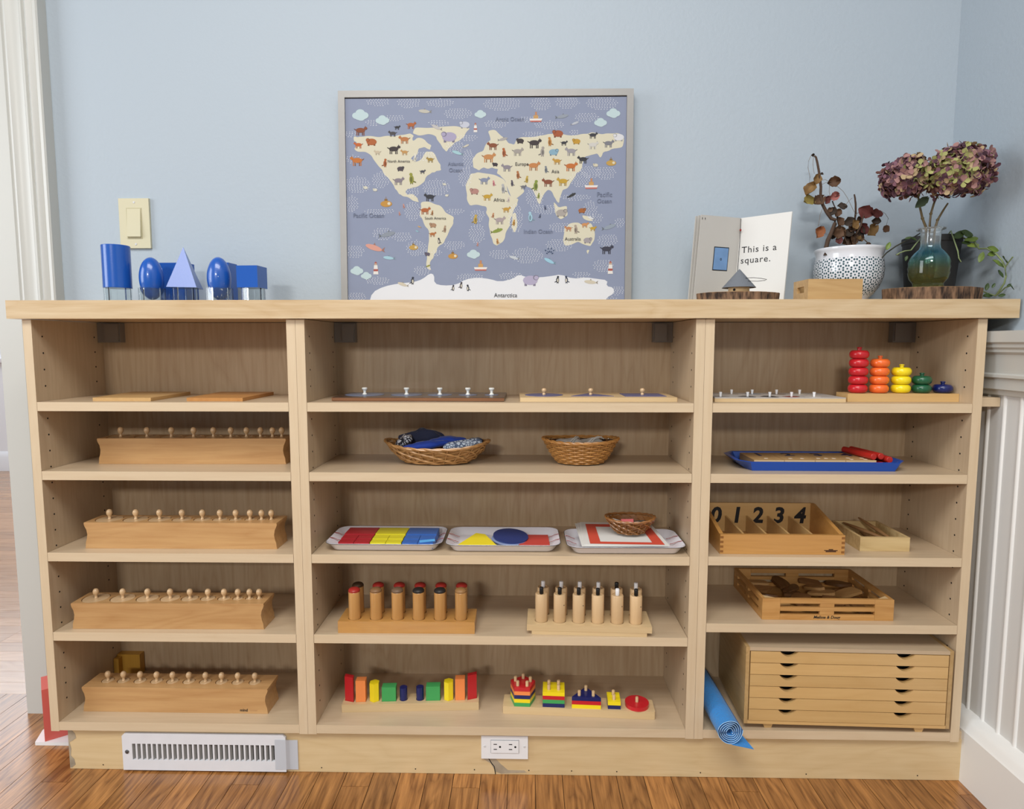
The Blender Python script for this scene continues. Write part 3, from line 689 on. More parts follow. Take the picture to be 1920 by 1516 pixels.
# third tray: bordered papers and a small basket with erasers
m_pap = paint('cream_paper', 'dcdad4', 0.7); m_cor = paint('coral_border', 'd0503c', 0.6)
for i in range(3):
    pp = thing('bordered_paper', ('cream paper with a wide coral border under the small basket' if i == 2 else 'cream paper under the coral bordered sheet, %s from the tray' % ORD[i]), 'paper', (0.1965+0.004*i, 1.338, T3+0.0155+0.0012*i), R(0.5-1.2*i), 'papers in the third tray')
    sh = MB(); sh.hexa([(-0.080, -0.060, 0), (0.093, -0.060, 0), (0.075, 0.078, 0.008), (-0.082, 0.078, 0.008), (-0.080, -0.060, 0.001), (0.093, -0.060, 0.001), (0.075, 0.078, 0.009), (-0.082, 0.078, 0.009)]); sh.build('sheet', m_pap, pp)
    if i == 2:
        bd = MB()
        def Q(u, v): return ((-0.080+u*0.173)*(1-v)+(-0.082+u*0.157)*v, -0.060+0.138*v, 0.0011+0.008*v)
        o = [(0.07, 0.03), (0.95, 0.03), (0.95, 0.90), (0.07, 0.90)]; inn = [(0.20, 0.12), (0.82, 0.12), (0.82, 0.78), (0.20, 0.78)]
        for k in range(4):
            a, b = o[k], o[(k+1) % 4]; c, d = inn[(k+1) % 4], inn[k]
            bd.face([bd.v(*Q(*a)), bd.v(*Q(*b)), bd.v(*Q(*c)), bd.v(*Q(*d))])
        for f in list(bd.bm.faces):
            pass
        bd.build('coral_border', m_cor, pp, (0, 0, 0.0003))
basket('small brown twig basket on the coral bordered paper', (0.226, 1.345, T3+0.0245), 0, (0.027, 0.022), (0.052, 0.040), 0.031, 0.003, 7, 18, m_wick3, 'plait', 0.0015, 0.0018)
for lb, mt, p, d, r in (('pink rubber eraser in the small twig basket', paint('pink_eraser', 'dd6f70', 0.7), (0.218, 1.338, T3+0.048), (0.026, 0.013, 0.013), (R(-35), 0, R(4))),
                        ('dark eraser with pale marks in the twig basket', paint('dark_eraser', '3b3c34', 0.6, var=0.6), (0.246, 1.350, T3+0.044), (0.026, 0.014, 0.012), (R(-15), R(-8), R(-20))),
                        ('pale block in the twig basket beside the pink eraser', m_pap, (0.197, 1.352, T3+0.046), (0.014, 0.012, 0.012), (0, R(20), R(30)))):
    m = MB().cbox((0, 0, 0), d); m.bevel(0.0015, 2); tag(m.build('eraser', mt, None, p, r), lb, 'eraser', 'erasers in the twig basket')

# ================================================================== fourth shelf: two rows of wooden jars, sound cylinders
T4 = 0.3082
jb = thing('jar_block', 'honey coloured wooden block with twelve holes for jars', 'wooden block', (-0.245, 1.306, T4), R(0.3))
fx = [-0.1111, -0.0657, -0.0208, 0.0235, 0.0684, 0.112]; bx = [-0.1117, -0.0678, -0.0226, 0.0221, 0.0667, 0.1108]
JF, JBk = -0.016, 0.0165
holes = [circ(x, JF, 0.0132, 22) for x in fx] + [circ(x, JBk, 0.0132, 22) for x in bx]
m = MB(); m.prism([(-0.142, -0.034), (0.142, -0.034), (0.142, 0.034), (-0.142, 0.034)], 0, 0.025, 'xy', holes, 0.012); m.bevel(0.0008, 1, 60); m.build('body', m_honey, jb)
m_lidr = paint('jar_lid_red', '9c2a24', 0.35, coat=0.2, var=0.2); m_lidk = paint('jar_lid_black', '23211f', 0.4, var=0.3); m_lidb = paint('jar_lid_worn', '7b5a3a', 0.45, var=0.4)
lid_f = [('red', m_lidr), ('worn brown', m_lidb), ('grey-brown', paint('jar_lid_greybrown', '6a5440', 0.45, var=0.3)), ('black', m_lidk), ('black', m_lidk), ('worn tan', paint('jar_lid_tan', '8f6a40', 0.45, var=0.3))]
lid_b = [('dark brown', paint('jar_lid_darkbrown', '3e2c1c', 0.4, var=0.5))] + [('red', m_lidr)]*5
jm = MB(); jm.lathe([(0.0118, 0.0), (0.0122, 0.001), (0.0122, 0.069), (0.0118, 0.0695)], 24); jm = jm.mesh('jar_body', m_honey_z)
lidp = [(0.0121, 0.0), (0.0123, 0.001), (0.0121, 0.0035), (0.0098, 0.0062), (0.006, 0.0078), (0, 0.0084)]
for row, (xs_, yy, lids) in enumerate(((fx, JF, lid_f), (bx, JBk, lid_b))):
    for i, x in enumerate(xs_):
        p = Matrix.Translation((-0.245, 1.306, T4)) @ Matrix.Rotation(R(0.3), 4, 'Z') @ Vector((x, yy, 0.0132))
        c = thing('wooden_jar', 'wooden jar with %s lid, %s row, %s from the divider end' % (lids[i][0], ('front', 'back')[row], ORD[i]), 'jar', p, 0, 'wooden jars in the honey block')
        link('jar_body', jm, c); q = MB(); q.lathe(lidp, 24); q.build('lid', lids[i][1], c, (0, 0, 0.0696 if row == 0 else 0.0680))
sb = thing('sound_cylinder_rack', 'pale beech rack with a narrower foot for sound cylinders', 'rack', (0.1365, 1.309, T4), R(-2.0))
sf = [-0.1005, -0.0624, -0.0229, 0.0167, 0.0569, 0.0954]; sbx = [-0.0971, -0.0584, -0.019, 0.0205, 0.0591, 0.0999]
SF, SB = -0.018, 0.0175
holes = [circ(x, SF, 0.0135, 22) for x in sf] + [circ(x, SB, 0.0135, 22) for x in sbx]
m = MB(); m.prism([(-0.130, -0.040), (0.126, -0.040), (0.126, 0.040), (-0.130, 0.040)], 0.008, 0.021, 'xy', holes, 0.009); m.bevel(0.0006, 1, 60); m.build('plate', m_beech, sb)
m = MB().box(-0.120, 0.116, -0.0395, 0.0395, 0, 0.0079); m.build('foot', m_beech, sb)
sm_ = MB(); sm_.lathe([(0.0122, 0), (0.0127, 0.001), (0.0127, 0.066), (0.0118, 0.0675), (0.0106, 0.0678), (0.0106, 0.0660), (0, 0.0660)], 24); sm_ = sm_.mesh('cylinder_body', m_beech_z)
pgm = MB(); pgm.lathe([(0.0036, 0), (0.0042, 0.001), (0.0042, 0.0130), (0.0036, 0.0142), (0, 0.0145)], 14); pgb = pgm.mesh('peg', m_black); pgm = MB(); pgm.lathe([(0.0036, 0), (0.0042, 0.001), (0.0042, 0.0130), (0.0036, 0.0142), (0, 0.0145)], 14); pgw = pgm.mesh('peg', m_white)
dotm = MB(); dotm.lathe([(0.0011, 0), (0.0011, 0.0004)], 8); dotm = dotm.mesh('dot', m_dark)
for row, (xs_, yy) in enumerate(((sf, SF), (sbx, SB))):
    for i, x in enumerate(xs_):
        blk = (row == 0) != (i == 4)
        p = Matrix.Translation((0.1365, 1.309, T4)) @ Matrix.Rotation(R(-2.0), 4, 'Z') @ Vector((x, yy, 0.0122))
        c = thing('sound_cylinder', 'pale wooden sound cylinder with a %s peg, %s row, %s from the jars' % ('black' if blk else 'white', ('front', 'back')[row], ORD[i]), 'wooden cylinder', p, 0, 'sound cylinders')
        link('cylinder_body', sm_, c); link('peg', pgb if blk else pgw, c, (0, 0, 0.0661))
        if row == 0 and i in (1, 2, 4, 5): link('dot', dotm, c, (0.0085, -0.0093, 0.046), (R(90), 0, R(40)))
# ================================================================== bottom shelf of the wide bookcase: two shape sorters
T5 = 0.1112
S1L, S1R = (-0.248, 1.3375, T5), R(3.1)
M1 = Matrix.Translation(S1L) @ Matrix.Rotation(S1R, 4, 'Z')
blk = [('red slanted prism', 'red', m_red, -0.1345, 'rh', 0.055, 'divider'), ('light orange square prism', 'orange', m_lorange, -0.109, 'sq', 0.0475, 'divider'), ('yellow hexagonal prism', 'yellow', m_yellow, -0.080, 'hex', 0.0405, 'divider'),
       ('green box', 'green', m_lgreen, -0.048, 'box', 0.0315, 'divider'), ('navy cylinder', 'navy', m_navy, -0.017, 'cyl', 0.028, 'divider'), ('navy cylinder', 'navy', m_navy, 0.019, 'cyl', 0.028, 'sorter'),
       ('green box', 'green', m_lgreen, 0.048, 'box', 0.0315, 'sorter'), ('yellow hexagonal prism', 'yellow', m_yellow, 0.082, 'hex', 0.0405, 'sorter'), ('light orange square prism', 'orange', m_lorange, 0.107, 'sq', 0.0475, 'sorter'), ('red slanted prism', 'red', m_red, 0.1335, 'rl', 0.055, 'sorter')]
def outline(k, g=0.0):
    if k in ('rh', 'rl'):
        p = [(-0.0098-g, -0.001-g), (0.0098+g, -0.0085-g), (0.0098+g, 0.003+g), (-0.0098-g, 0.0105+g)]
        return p if k == 'rh' else [(-a, b) for a, b in p][::-1]
    if k == 'sq': return [(-0.0105-g, -0.008-g), (0.0105+g, -0.008-g), (0.0105+g, 0.010+g), (-0.0105-g, 0.010+g)]
    if k == 'box': return [(-0.0152-g, -0.008-g), (0.0152+g, -0.008-g), (0.0152+g, 0.011+g), (-0.0152-g, 0.011+g)]
    if k == 'hex': return circ(0, 0, 0.0112+g, 6, R(30))
    return circ(0, 0, 0.0082+g, 20)
t = thing('block_stand', 'pale wooden stand with slots holding coloured stair blocks', 'stand', S1L, S1R)
m = MB(); m.prism([(-0.148, -0.020), (0.148, -0.020), (0.148, 0.020), (-0.148, 0.020)], 0, 0.018, 'xy', [[(a+x, b-0.002) for a, b in outline(k, 0.0008)] for _, _, _, x, k, _, _ in blk], 0.004); m.build('base', m_beech, t)
for nm, cn, mt, x, k, h, sd in blk:
    m = MB(); m.prism(outline(k), 0, h+0.0035); m.bevel(0.0012, 2, 50)
    tag(m.build('stair_block', mt, None, M1 @ Vector((x, -0.002, 0.0145)), (0, 0, S1R)), 'glossy %s in the block stand, half nearer the %s' % (nm, 'divider' if sd == 'divider' else 'peg stacker'), 'block', 'coloured blocks in the stand')
S2L, S2R = (0.117, 1.3285, T5), R(-2.9)
M2 = Matrix.Translation(S2L) @ Matrix.Rotation(S2R, 4, 'Z')
t = thing('peg_stacker', 'pale wooden peg stacker base with five sets of pegs', 'stacking toy', S2L, S2R)
m = MB(); m.prism(rrect(0.325, 0.048, 0.003, 2), 0, 0.017); m.bevel(0.001, 1, 60); m.build('base', m_beech, t)
LH = 0.0085
def penta(r): return [(r*math.sin(R(72*i+36)), -r*math.cos(R(72*i+36))) for i in range(5)]
sets = [('pentagon', -0.1205, [('green', m_lgreen), ('yellow', m_yellow), ('navy', m_navy), ('orange', m_lorange), ('red', m_red)], penta(0.0285), [(0.6*a, 0.6*b) for a, b in penta(0.0285)]),
        ('square', -0.053, [('navy', m_navy), ('green', m_lgreen), ('red', m_red), ('yellow', m_yellow)], [(-0.0235, -0.021), (0.0235, -0.021), (0.0235, 0.021), (-0.0235, 0.021)], [(-0.0105, -0.009), (0.0105, -0.009), (0.0105, 0.010), (-0.0105, 0.010)]),
        ('triangle', 0.017, [('yellow', m_yellow), ('red', m_red), ('navy', m_navy)], [(-0.031, -0.021), (0.031, -0.021), (0.0, 0.022)], [(-0.015, -0.013), (0.015, -0.013), (0.0, 0.008)]),
        ('rectangle', 0.0765, [('navy', m_navy), ('yellow', m_yellow)], [(-0.0135, -0.019), (0.0135, -0.019), (0.0135, 0.019), (-0.0135, 0.019)], [(0.0, -0.009), (0.0, 0.009)]),
        ('circle', 0.1265, [('red', m_red)], circ(0, 0, 0.0255, 32), [(0.0, 0.0)])]
for sn, x, layers, pol, pegs in sets:
    n = len(layers)
    for a, b in pegs:
        m = MB(); m.lathe([(0.0033, 0.017), (0.0033, 0.017+n*LH+0.0095), (0.0029, 0.017+n*LH+0.0103), (0, 0.017+n*LH+0.0103)], 14); m.build('peg', m_beech_z, t, (x+a, b, 0))
    for j, (cn, mt) in enumerate(layers):
        m = MB(); m.prism(pol, 0, LH-0.0002, 'xy', [circ(a, b, 0.0040, 12) for a, b in pegs])
        pos = '' if n == 1 else (', bottom of its stack' if j == 0 else ', top of its stack' if j == n-1 else ', between others in its stack')
        tag(m.build('stacking_piece', mt, None, M2 @ Vector((x, 0, 0.0171+j*LH)), (0, 0, S2R)), '%s wooden %s piece on the peg stacker%s' % (cn, sn, pos), 'block', 'pieces on the peg stacker')

# ================================================================== right bookcase, top shelf
RT1 = 0.7892
t = thing('puzzle_board', 'white faced puzzle board with a pale wooden edge', 'puzzle', (0.513, 1.356, RT1), R(-0.3))
m_pz = paint('puzzle_print', 'b9b4ae', 0.4, var=0.25)
pcs = [(-0.112, -0.041), (-0.057, -0.041), (-0.012, -0.041), (0.032, -0.041), (0.078, -0.040), (-0.068, 0.028), (-0.024, 0.028), (0.028, 0.028), (0.077, 0.028)]
rn = random.Random(5); pol = []
for a, b in pcs:
    ph = rn.uniform(0, 6); e = rn.uniform(0.7, 1.0)
    pol.append([(a + (0.017 + 0.003*math.sin(3*q*2*math.pi/18+ph))*math.cos(q*2*math.pi/18), b + (0.019 + 0.004*math.sin(2*q*2*math.pi/18+ph))*e*math.sin(q*2*math.pi/18)) for q in range(18)])
m = MB(); m.prism([(-0.130, -0.064), (0.131, -0.064), (0.131, 0.064), (-0.130, 0.064)], 0, 0.0070, 'xy'); m.build('backing', m_beech, t)
m = MB(); m.prism([(-0.130, -0.064), (0.131, -0.064), (0.131, 0.064), (-0.130, 0.064)], 0.0071, 0.0092, 'xy', pol); m.build('face', m_pz, t)
pc_c = [('grey', '8d8a88'), ('dark grey', '5a5a5c'), ('black', '3c3c40'), ('red', '8c3f3c'), ('pale', 'c9c3bb'), ('tan', 'a89a88'), ('blue-grey', '7d8794'), ('brown', '7a6656'), ('cream', 'cfc8b6')]
pgp = MB(); pgp.lathe([(0.0022, 0), (0.0024, 0.003), (0.0031, 0.0085), (0.0031, 0.0092), (0, 0.0095)], 12); pgp = pgp.mesh('peg', m_white)
for (a, b), p, (cn, ch), i in zip(pcs, pol, pc_c, range(9)):
    c = thing('puzzle_piece', '%s puzzle piece with a white peg in the puzzle board' % cn, 'puzzle piece', Matrix.Translation((0.513, 1.356, RT1)) @ Matrix.Rotation(R(-0.3), 4, 'Z') @ Vector((a, b, 0.0073)), 0, 'pegged puzzle pieces')
    m = MB(); m.prism([((x-a)*0.96, (y-b)*0.96) for x, y in p], 0, 0.0021); m.build('piece', paint('puzzle_%d' % i, ch, 0.4, var=0.3), c)
    link('peg', pgp, c, (0, 0, 0.0021))
t = thing('ring_stacker', 'pale wooden bar with five coloured pegs for stacking rings', 'stacking toy', (0.763, 1.325, RT1), R(0.3))
m = MB().box(-0.1115, 0.1115, -0.023, 0.024, 0, 0.0165); m.bevel(0.0012, 1); m.build('bar', m_ply, t)
SX = [-0.0804, -0.0375, 0.0070, 0.0492, 0.0923]; SC = [('red', m_red), ('orange', m_orange), ('yellow', m_yellow), ('green', m_green), ('blue', m_navy)]
RH = 0.0174
rgm = {}
for i, (x, (cn, mt)) in enumerate(zip(SX, SC)):
    n = 5 - i
    m = MB(); m.lathe([(0.0038, 0.0166), (0.0038, 0.0166+n*RH+0.0035), (0.0050, 0.0166+n*RH+0.0045), (0.0046, 0.0166+n*RH+0.0058), (0.002, 0.0166+n*RH+0.0066), (0, 0.0166+n*RH+0.0066)], 16); m.build('peg', mt, t, (x, 0, 0))
    q = MB(); q.open = True; pr = []
    for k in range(17):
        a = -math.pi/2 + 2*math.pi*k/16; pr.append((0.0115 + 0.0070*math.cos(a)*(1.0 if math.cos(a) > 0 else 0.98), RH/2 + RH/2*0.985*math.sin(a)))
    q.lathe(pr, 32); me = q.mesh('stacking_ring', mt, 60)
    for j in range(n):
        pos = 'the only one on its peg' if n == 1 else 'at the bottom' if j == 0 else 'at the top' if j == n-1 else '%s from the bottom' % ORD[j]
        tag(link('stacking_ring', me, None, Matrix.Translation((0.763, 1.325, RT1)) @ Matrix.Rotation(R(0.3), 4, 'Z') @ Vector((x, 0, 0.0167+j*RH))), 'glossy %s ring on the ring stacker, %s' % (cn, pos), 'ring', 'rings on the ring stacker')

# ================================================================== right bookcase, second shelf: blue tray
RT2 = 0.6482
m_btray = paint('blue_plastic', '1a4fb0', 0.3, coat=0.2)
t = thing('blue_tray', 'blue plastic tray holding number plaques and red rods', 'tray', (0.608, 1.358, RT2), R(-0.6))
def octo(a, b, c, e): return [(-a, -b), (a, -b), (a+e, -b+c), (a+e, b-c), (a, b), (-a, b), (-a-e, b-c), (-a-e, -b+c)]
lv = [(0.143, 0.062, 0.024, 0.006, 0.0), (0.149, 0.069, 0.026, 0.022, 0.0185), (0.147, 0.067, 0.026, 0.021, 0.0195), (0.144, 0.064, 0.025, 0.018, 0.0185), (0.140, 0.059, 0.024, 0.004, 0.0030)]
m = MB(); rr = [[m.v(x, y, z) for x, y in octo(a, b, c, e)] for a, b, c, e, z in lv]
for a, b in zip(rr, rr[1:]):
    for i in range(8): m.face([a[i], a[(i+1) % 8], b[(i+1) % 8], b[i]])
m.face(rr[0][::-1]); m.face(rr[-1]); m.bevel(0.0008, 1, 30); m.build('tray_body', m_btray, t)
m_pl = wood('plaque_wood', 'c7a473', 'a9824f', axis='y', contrast=0.6, ring=0.4, rough=0.5)
m_navyp = paint('navy_numeral', '252f55', 0.5); m_dot = paint('pale_dot', 'e9d8c4', 0.5)
dots = [[(0, 0)], [(-0.012, 0), (0.012, 0)], [(-0.016, 0.002), (0.0, 0.002), (0.016, 0.002)], [(-0.014, 0.008), (0.014, 0.008), (-0.014, -0.007), (0.014, -0.007)]]
for i in range(4):
    a = 0.4695 + i*0.0620
    c = thing('number_plaque', 'wooden plaque with numeral %d and %s in the blue tray' % (i+1, ('one dot', 'two dots', 'three dots', 'four dots')[i]), 'plaque', (a+0.0308, 1.3445, RT2+0.0036), R(-0.6), 'number plaques in the blue tray')
    m = MB().box(-0.0306, 0.0306, -0.042, 0.048, 0, 0.0175); m.bevel(0.0006, 1); m.build('plaque', m_pl, c)
    m = MB().box(-0.0304, 0.0304, -0.0424, -0.042, 0.012, 0.0174); m.build('edge', m_beech, c)
    text(str(i+1), 0.044, m_navyp, c, (0, 0.022, 0.0177), (0, 0, 0), 'numeral', thick=0.0012)
    for q, w in dots[i]:
        m = MB(); m.lathe([(0.0042, 0), (0.0042, 0.0003)], 16); m.build('dot', m_dot, c, (q, w-0.024, 0.0176))
m_rod = paint('red_rod_paint', 'b3271f', 0.4)
rdm = MB(); rdm.lathe([(0.0058, 0), (0.0066, 0.001), (0.0066, 0.094), (0.0058, 0.095)], 18); rdm.xf(Matrix.Rotation(R(90), 4, 'X')); rdm = rdm.mesh('red_rod', m_rod)
for (x, y, z, a, lb) in ((0.6975, 1.398, 0.0282, 9, 'lying across the fourth plaque, alone on its side'), (0.7135, 1.400, 0.0286, 9, 'lying across the fourth plaque beside the loose rods'), (0.7270, 1.398, 0.0103, 3, 'low in the tray against the plaque'), (0.7415, 1.398, 0.0103, 3, 'low in the tray at its far end'), (0.7350, 1.396, 0.0225, 5, 'resting on two other rods')):
    tag(link('red_rod', rdm, None, (x, y, RT2+z), (0, 0, R(a))), 'red wooden rod %s' % lb, 'rod', 'red rods in the blue tray')

# ================================================================== right bookcase, third shelf: spindle box and small box
RT3 = 0.4792
t = thing('spindle_box', 'honey wooden spindle box with compartments numbered 0 to 4', 'box', (0.5245, 1.356, RT3), R(-0.4))
hw, yf, yb = 0.1255, -0.0765, 0.0745
m = MB().box(-hw, hw, yf, yf+0.008, 0.0, 0.0405); m.bevel(0.0008, 1); m.build('front_board', m_honey, t)
m = MB().box(-hw+0.0081, hw-0.0081, yb-0.006, yb, 0.0, 0.0700); m.bevel(0.0006, 1); bk = m.build('back_panel', m_ply, t)
for sx in (-1, 1):
    m = MB(); m.prism([(yf+0.0081, 0), (yb, 0), (yb, 0.0700), (yb-0.012, 0.0700), (yf+0.0081, 0.0405)], sx*hw, sx*(hw-0.008), 'yz'); m.bevel(0.0006, 1); m.build('side_board', m_honey, t)
m = MB().box(-hw+0.0081, hw-0.0081, yf+0.0081, yb-0.0061, 0.001, 0.005); m.build('floor', m_honey, t)
for k in range(4):
    x = -0.0705 + k*0.047
    m = MB(); m.prism([(yf+0.0082, 0.0052), (yb-0.0062, 0.0052), (yb-0.0062, 0.041), (yf+0.0082, 0.034)], x-0.002, x+0.002, 'yz'); m.build('divider', m_ply, t)
for k in range(5): text(str(k), 0.049, m_print, bk, (-0.094+k*0.047, yb-0.0063, 0.0405), (R(90), 0, 0), 'numeral', thick=0.0016, shear=0.12)
m_jnt = paint('joint_end_grain', '8a5a28', 0.6)
for sx in (-1, 1):
    for k in range(4):
        m = MB().box(sx*(hw-0.0035)-0.0032, sx*(hw-0.0035)+0.0032, yf-0.0002, yf, 0.003+k*0.0098, 0.0078+k*0.0098); m.build('finger_joint', m_jnt, t)
for dx, w, z0, z1 in ((0.098, 0.0045, 0.0098, 0.0118), (0.098, 0.0135, 0.0080, 0.0098), (0.098, 0.0105, 0.0055, 0.0080)):
    m = MB().box(dx-w, dx+w, yf-0.0002, yf, z0, z1); m.build('stamp_mark', paint('stamp_brown', '4a2c14', 0.6, var=0.4), t)
t = thing('small_box', 'small open pale pine box holding wooden spindles', 'box', (0.744, 1.3665, RT3), R(-0.5))
for nm, b in (('wall', (-0.0505, 0.0505, -0.0635, -0.0575, 0, 0.0295)), ('wall', (-0.0505, 0.0505, 0.0575, 0.0635, 0, 0.0295)), ('wall', (-0.0505, -0.0445, -0.0574, 0.0574, 0, 0.0295)), ('wall', (0.0445, 0.0505, -0.0574, 0.0574, 0, 0.0295)), ('base', (-0.0444, 0.0444, -0.0574, 0.0574, 0.0005, 0.004))):
    m = MB().box(*b); m.bevel(0.0006, 1); m.build(nm, wood('pale_pine', 'd8bf8c', 'b99a66', axis='x', contrast=0.9, ring=0.7, rough=0.55), t)
m_spn = wood('spindle_wood', 'a17a50', '6f4d2d', axis='y', contrast=0.6)
for i, (p0, p1) in enumerate((((-0.030, -0.050, 0.0085), (-0.024, 0.050, 0.0085)), ((-0.014, -0.045, 0.0085), (-0.012, 0.052, 0.0085)), ((0.002, -0.050, 0.0085), (0.006, 0.048, 0.0085)), ((-0.034, 0.045, 0.030), (0.020, -0.052, 0.0175)), ((0.004, 0.054, 0.039), (0.033, -0.050, 0.0135)))):
    a, b = Vector(p0), Vector(p1); m = MB(); m.tube([a.lerp(b, f) for f in (0, 0.03, 0.25, 0.5, 0.75, 0.97, 1)], [0.0012, 0.0022, 0.0036, 0.0042, 0.0036, 0.0022, 0.0012], 10)
    tag(m.build('spindle', m_spn, None, (0.744, 1.3665, RT3)), 'brown tapered spindle in the pine box, %s' % ('flat by the near wall', 'flat, second from the near wall', 'flat in the middle', 'slanting across the others', 'propped up highest')[i], 'spindle', 'spindles in the small pine box')

# ================================================================== right bookcase, fourth shelf: slatted crate of wooden pieces
RT4 = 0.3392
t = thing('slatted_crate', 'pine slatted crate filled with wooden puzzle pieces', 'crate', (0.6245, 1.375, RT4), R(-0.4))
CW, CD = 0.1335, 0.0915
def cb(name, b, mat=m_pine): m = MB().box(*b); m.bevel(0.0007, 1); return m.build(name, mat, t)
for y0, y1 in ((-CD, -CD+0.007), (CD-0.007, CD)):
    for z0, z1 in ((0.0, 0.0115), (0.0192, 0.0268), (0.0350, 0.0445)): cb('slat', (-CW+0.0365, CW-0.0385, y0, y1, z0, z1))
    cb('corner_post', (-CW, -CW+0.0362, y0, y1, 0, 0.0445)); cb('corner_post', (CW-0.0382, CW, y0, y1, 0, 0.0445))
    for z0, z1 in ((0.0117, 0.0190), (0.0270, 0.0348)): cb('centre_spacer', (-0.016, 0.013, y0+0.0003, y1-0.0003, z0, z1))
for x0, x1 in ((-CW, -CW+0.007), (CW-0.007, CW)):
    for z0, z1 in ((0.0, 0.0115), (0.0192, 0.0268), (0.0350, 0.0445)): cb('slat', (x0, x1, -CD+0.0072, CD-0.0072, z0, z1), m_pine_y)
    for yy in (-CD+0.012, 0.0, CD-0.020):
        for z0, z1 in ((0.0117, 0.0190), (0.0270, 0.0348)): cb('side_spacer', (x0+0.0003, x1-0.0003, yy-0.004, yy+0.012, z0, z1), m_pine_y)
cb('base_board', (-CW+0.0072, CW-0.0072, -CD+0.0072, CD-0.0072, 0.0008, 0.004))
for sx in (-1, 1):
    m = MB(); m.prism([(sx*(CW-0.0072), -CD+0.0072), (sx*(CW-0.030), -CD+0.0072), (sx*(CW-0.0072), -CD+0.022)], 0.0385, 0.0440); m.build('corner_brace', m_beech, t)
text('Melissa & Doug', 0.0085, m_print, t, (-0.002, -CD-0.0002, 0.0062), (R(90), 0, 0), thick=0.00015, shear=0.25)
rn = random.Random(9)
m_pcs = [wood('puzzle_wood_%d' % k, a, b, axis='x', contrast=0.7) for k, (a, b) in enumerate((('8a623c', '6b4727'), ('a87c4e', '83592f'), ('74502f', '553719'), ('c39a66', 'a27845')))]
pcn = ['dark brown', 'mid brown', 'darkest brown', 'light tan']
shapes = ['wavy edged', 'lobed', 'straight edged', 'crescent shaped', 'notched', 'rounded']
for i in range(20):
    k = rn.randrange(4); n = 16; ph = rn.uniform(0, 6); L = rn.uniform(0.018, 0.03); W = rn.uniform(0.011, 0.018); lay = i // 7
    p = [((L + 0.004*math.sin(3*q*2*math.pi/n+ph))*math.cos(q*2*math.pi/n), (W + 0.004*math.sin(2*q*2*math.pi/n+ph*2))*math.sin(q*2*math.pi/n)) for q in range(n)]
    m = MB(); m.prism(p, -0.003, 0.003); m.bevel(0.0006, 1, 60)
    col, row = i % 4, (i // 4) % 5
    x = -0.088 + col*0.058 + rn.uniform(-0.006, 0.006); y = -0.062 + row*0.031 + rn.uniform(-0.004, 0.004)
    z = 0.013 + rn.uniform(0, 0.014)
    tag(m.build('wooden_piece', m_pcs[k], None, Vector((0.6245, 1.375, RT4)) + Vector((x, y, z)), (R(rn.uniform(-18, 18)), R(rn.uniform(-18, 18)), rn.uniform(0, 6.28))),
        '%s wooden piece, %s row from the crate front, %s from the divider side' % (pcn[k], ORD[row], ORD[col]), 'wooden piece', 'wooden pieces in the crate')

# ================================================================== right bookcase, bottom: drawer cabinet and paper roll
t = thing('drawer_cabinet', 'plywood cabinet of six shallow drawers with round finger notches', 'cabinet', (0.664, 1.357, T5), R(-1.6))
DW, DF, DB = 0.2065, -0.094, 0.094
Z0, Z1 = 0.0115, 0.1765
m_plyz = wood('birch_ply_side', 'c6a573', 'a88654', axis='y', contrast=0.7, ring=0.5, rough=0.4)
for nm, b, mt in (('side_panel', (-DW, -DW+0.0075, DF, DB, Z0, Z1), m_plyz), ('side_panel', (DW-0.0075, DW, DF, DB, Z0, Z1), m_plyz), ('top_panel', (-DW+0.0076, DW-0.0076, DF, DB, Z1-0.0075, Z1), m_lam_x), ('bottom_panel', (-DW+0.0076, DW-0.0076, DF, DB, Z0, Z0+0.0065), m_ply), ('back_panel', (-DW+0.0076, DW-0.0076, DB-0.004, DB, Z0+0.0066, Z1-0.0076), m_ply)):
    m = MB().box(*b); m.bevel(0.0006, 1); m.build(nm, mt, t)
for x in (-0.155, 0.150):
    m = MB(); m.prism([(x-0.011, 0.0112), (x+0.011, 0.0112), (x+0.007, 0.0), (x-0.007, 0.0)], DF+0.006, DF+0.024, 'xz'); m.build('foot', m_ply, t)
    m = MB(); m.prism([(x-0.011, 0.0112), (x+0.011, 0.0112), (x+0.007, 0.0), (x-0.007, 0.0)], DB-0.024, DB-0.006, 'xz'); m.build('foot', m_ply, t)
pit = (Z1-0.0082 - (Z0+0.0070))/6; fw = DW-0.0095
def notch(cx, zt, r=0.0185, d=0.0105):
    out = []
    for k in range(11):
        u = -1 + 2*k/10; out.append((cx + u*r, zt - d*math.cos(u*math.pi/2)**0.8))
    return out
for k in range(6):
    z0 = Z0+0.0074 + k*pit; z1 = z0 + pit - 0.0012
    dr = [(-fw, z0), (fw, z0), (fw, z1)] + notch(0.113, z1)[::-1] + notch(-0.119, z1)[::-1] + [(-fw, z1)]
    d = MB(); d.prism(dr, DF-0.0005, DF+0.010, 'xz'); d.bevel(0.0009, 1, 60); f = d.build('drawer', m_ply, t)
    b = MB().box(-fw+0.004, fw-0.004, DF+0.0101, DB-0.008, z0, z0+0.004); b.build('drawer_bottom', m_dark, f)
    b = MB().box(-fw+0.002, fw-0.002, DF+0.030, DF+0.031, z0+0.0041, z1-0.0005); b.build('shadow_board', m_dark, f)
m_crepe = paint('blue_crepe_paper', '2f86cf', 0.75, sheen=0.2, bump=0.9, bscale=260)
t = thing('paper_roll', 'roll of bright blue crepe paper poking out of the bottom cubby', 'paper roll', (0.4095, 1.215, T5+0.0265), R(1.2))
pts = []
for k in range(150):
    a = k/150*5.2*2*math.pi; r = 0.0055 + (0.0258-0.0055)*k/150 + 0.0007*math.sin(a*3.1); pts.append((r*math.cos(a-0.9), r*math.sin(a-0.9)))
m = MB(); th = 0.0011
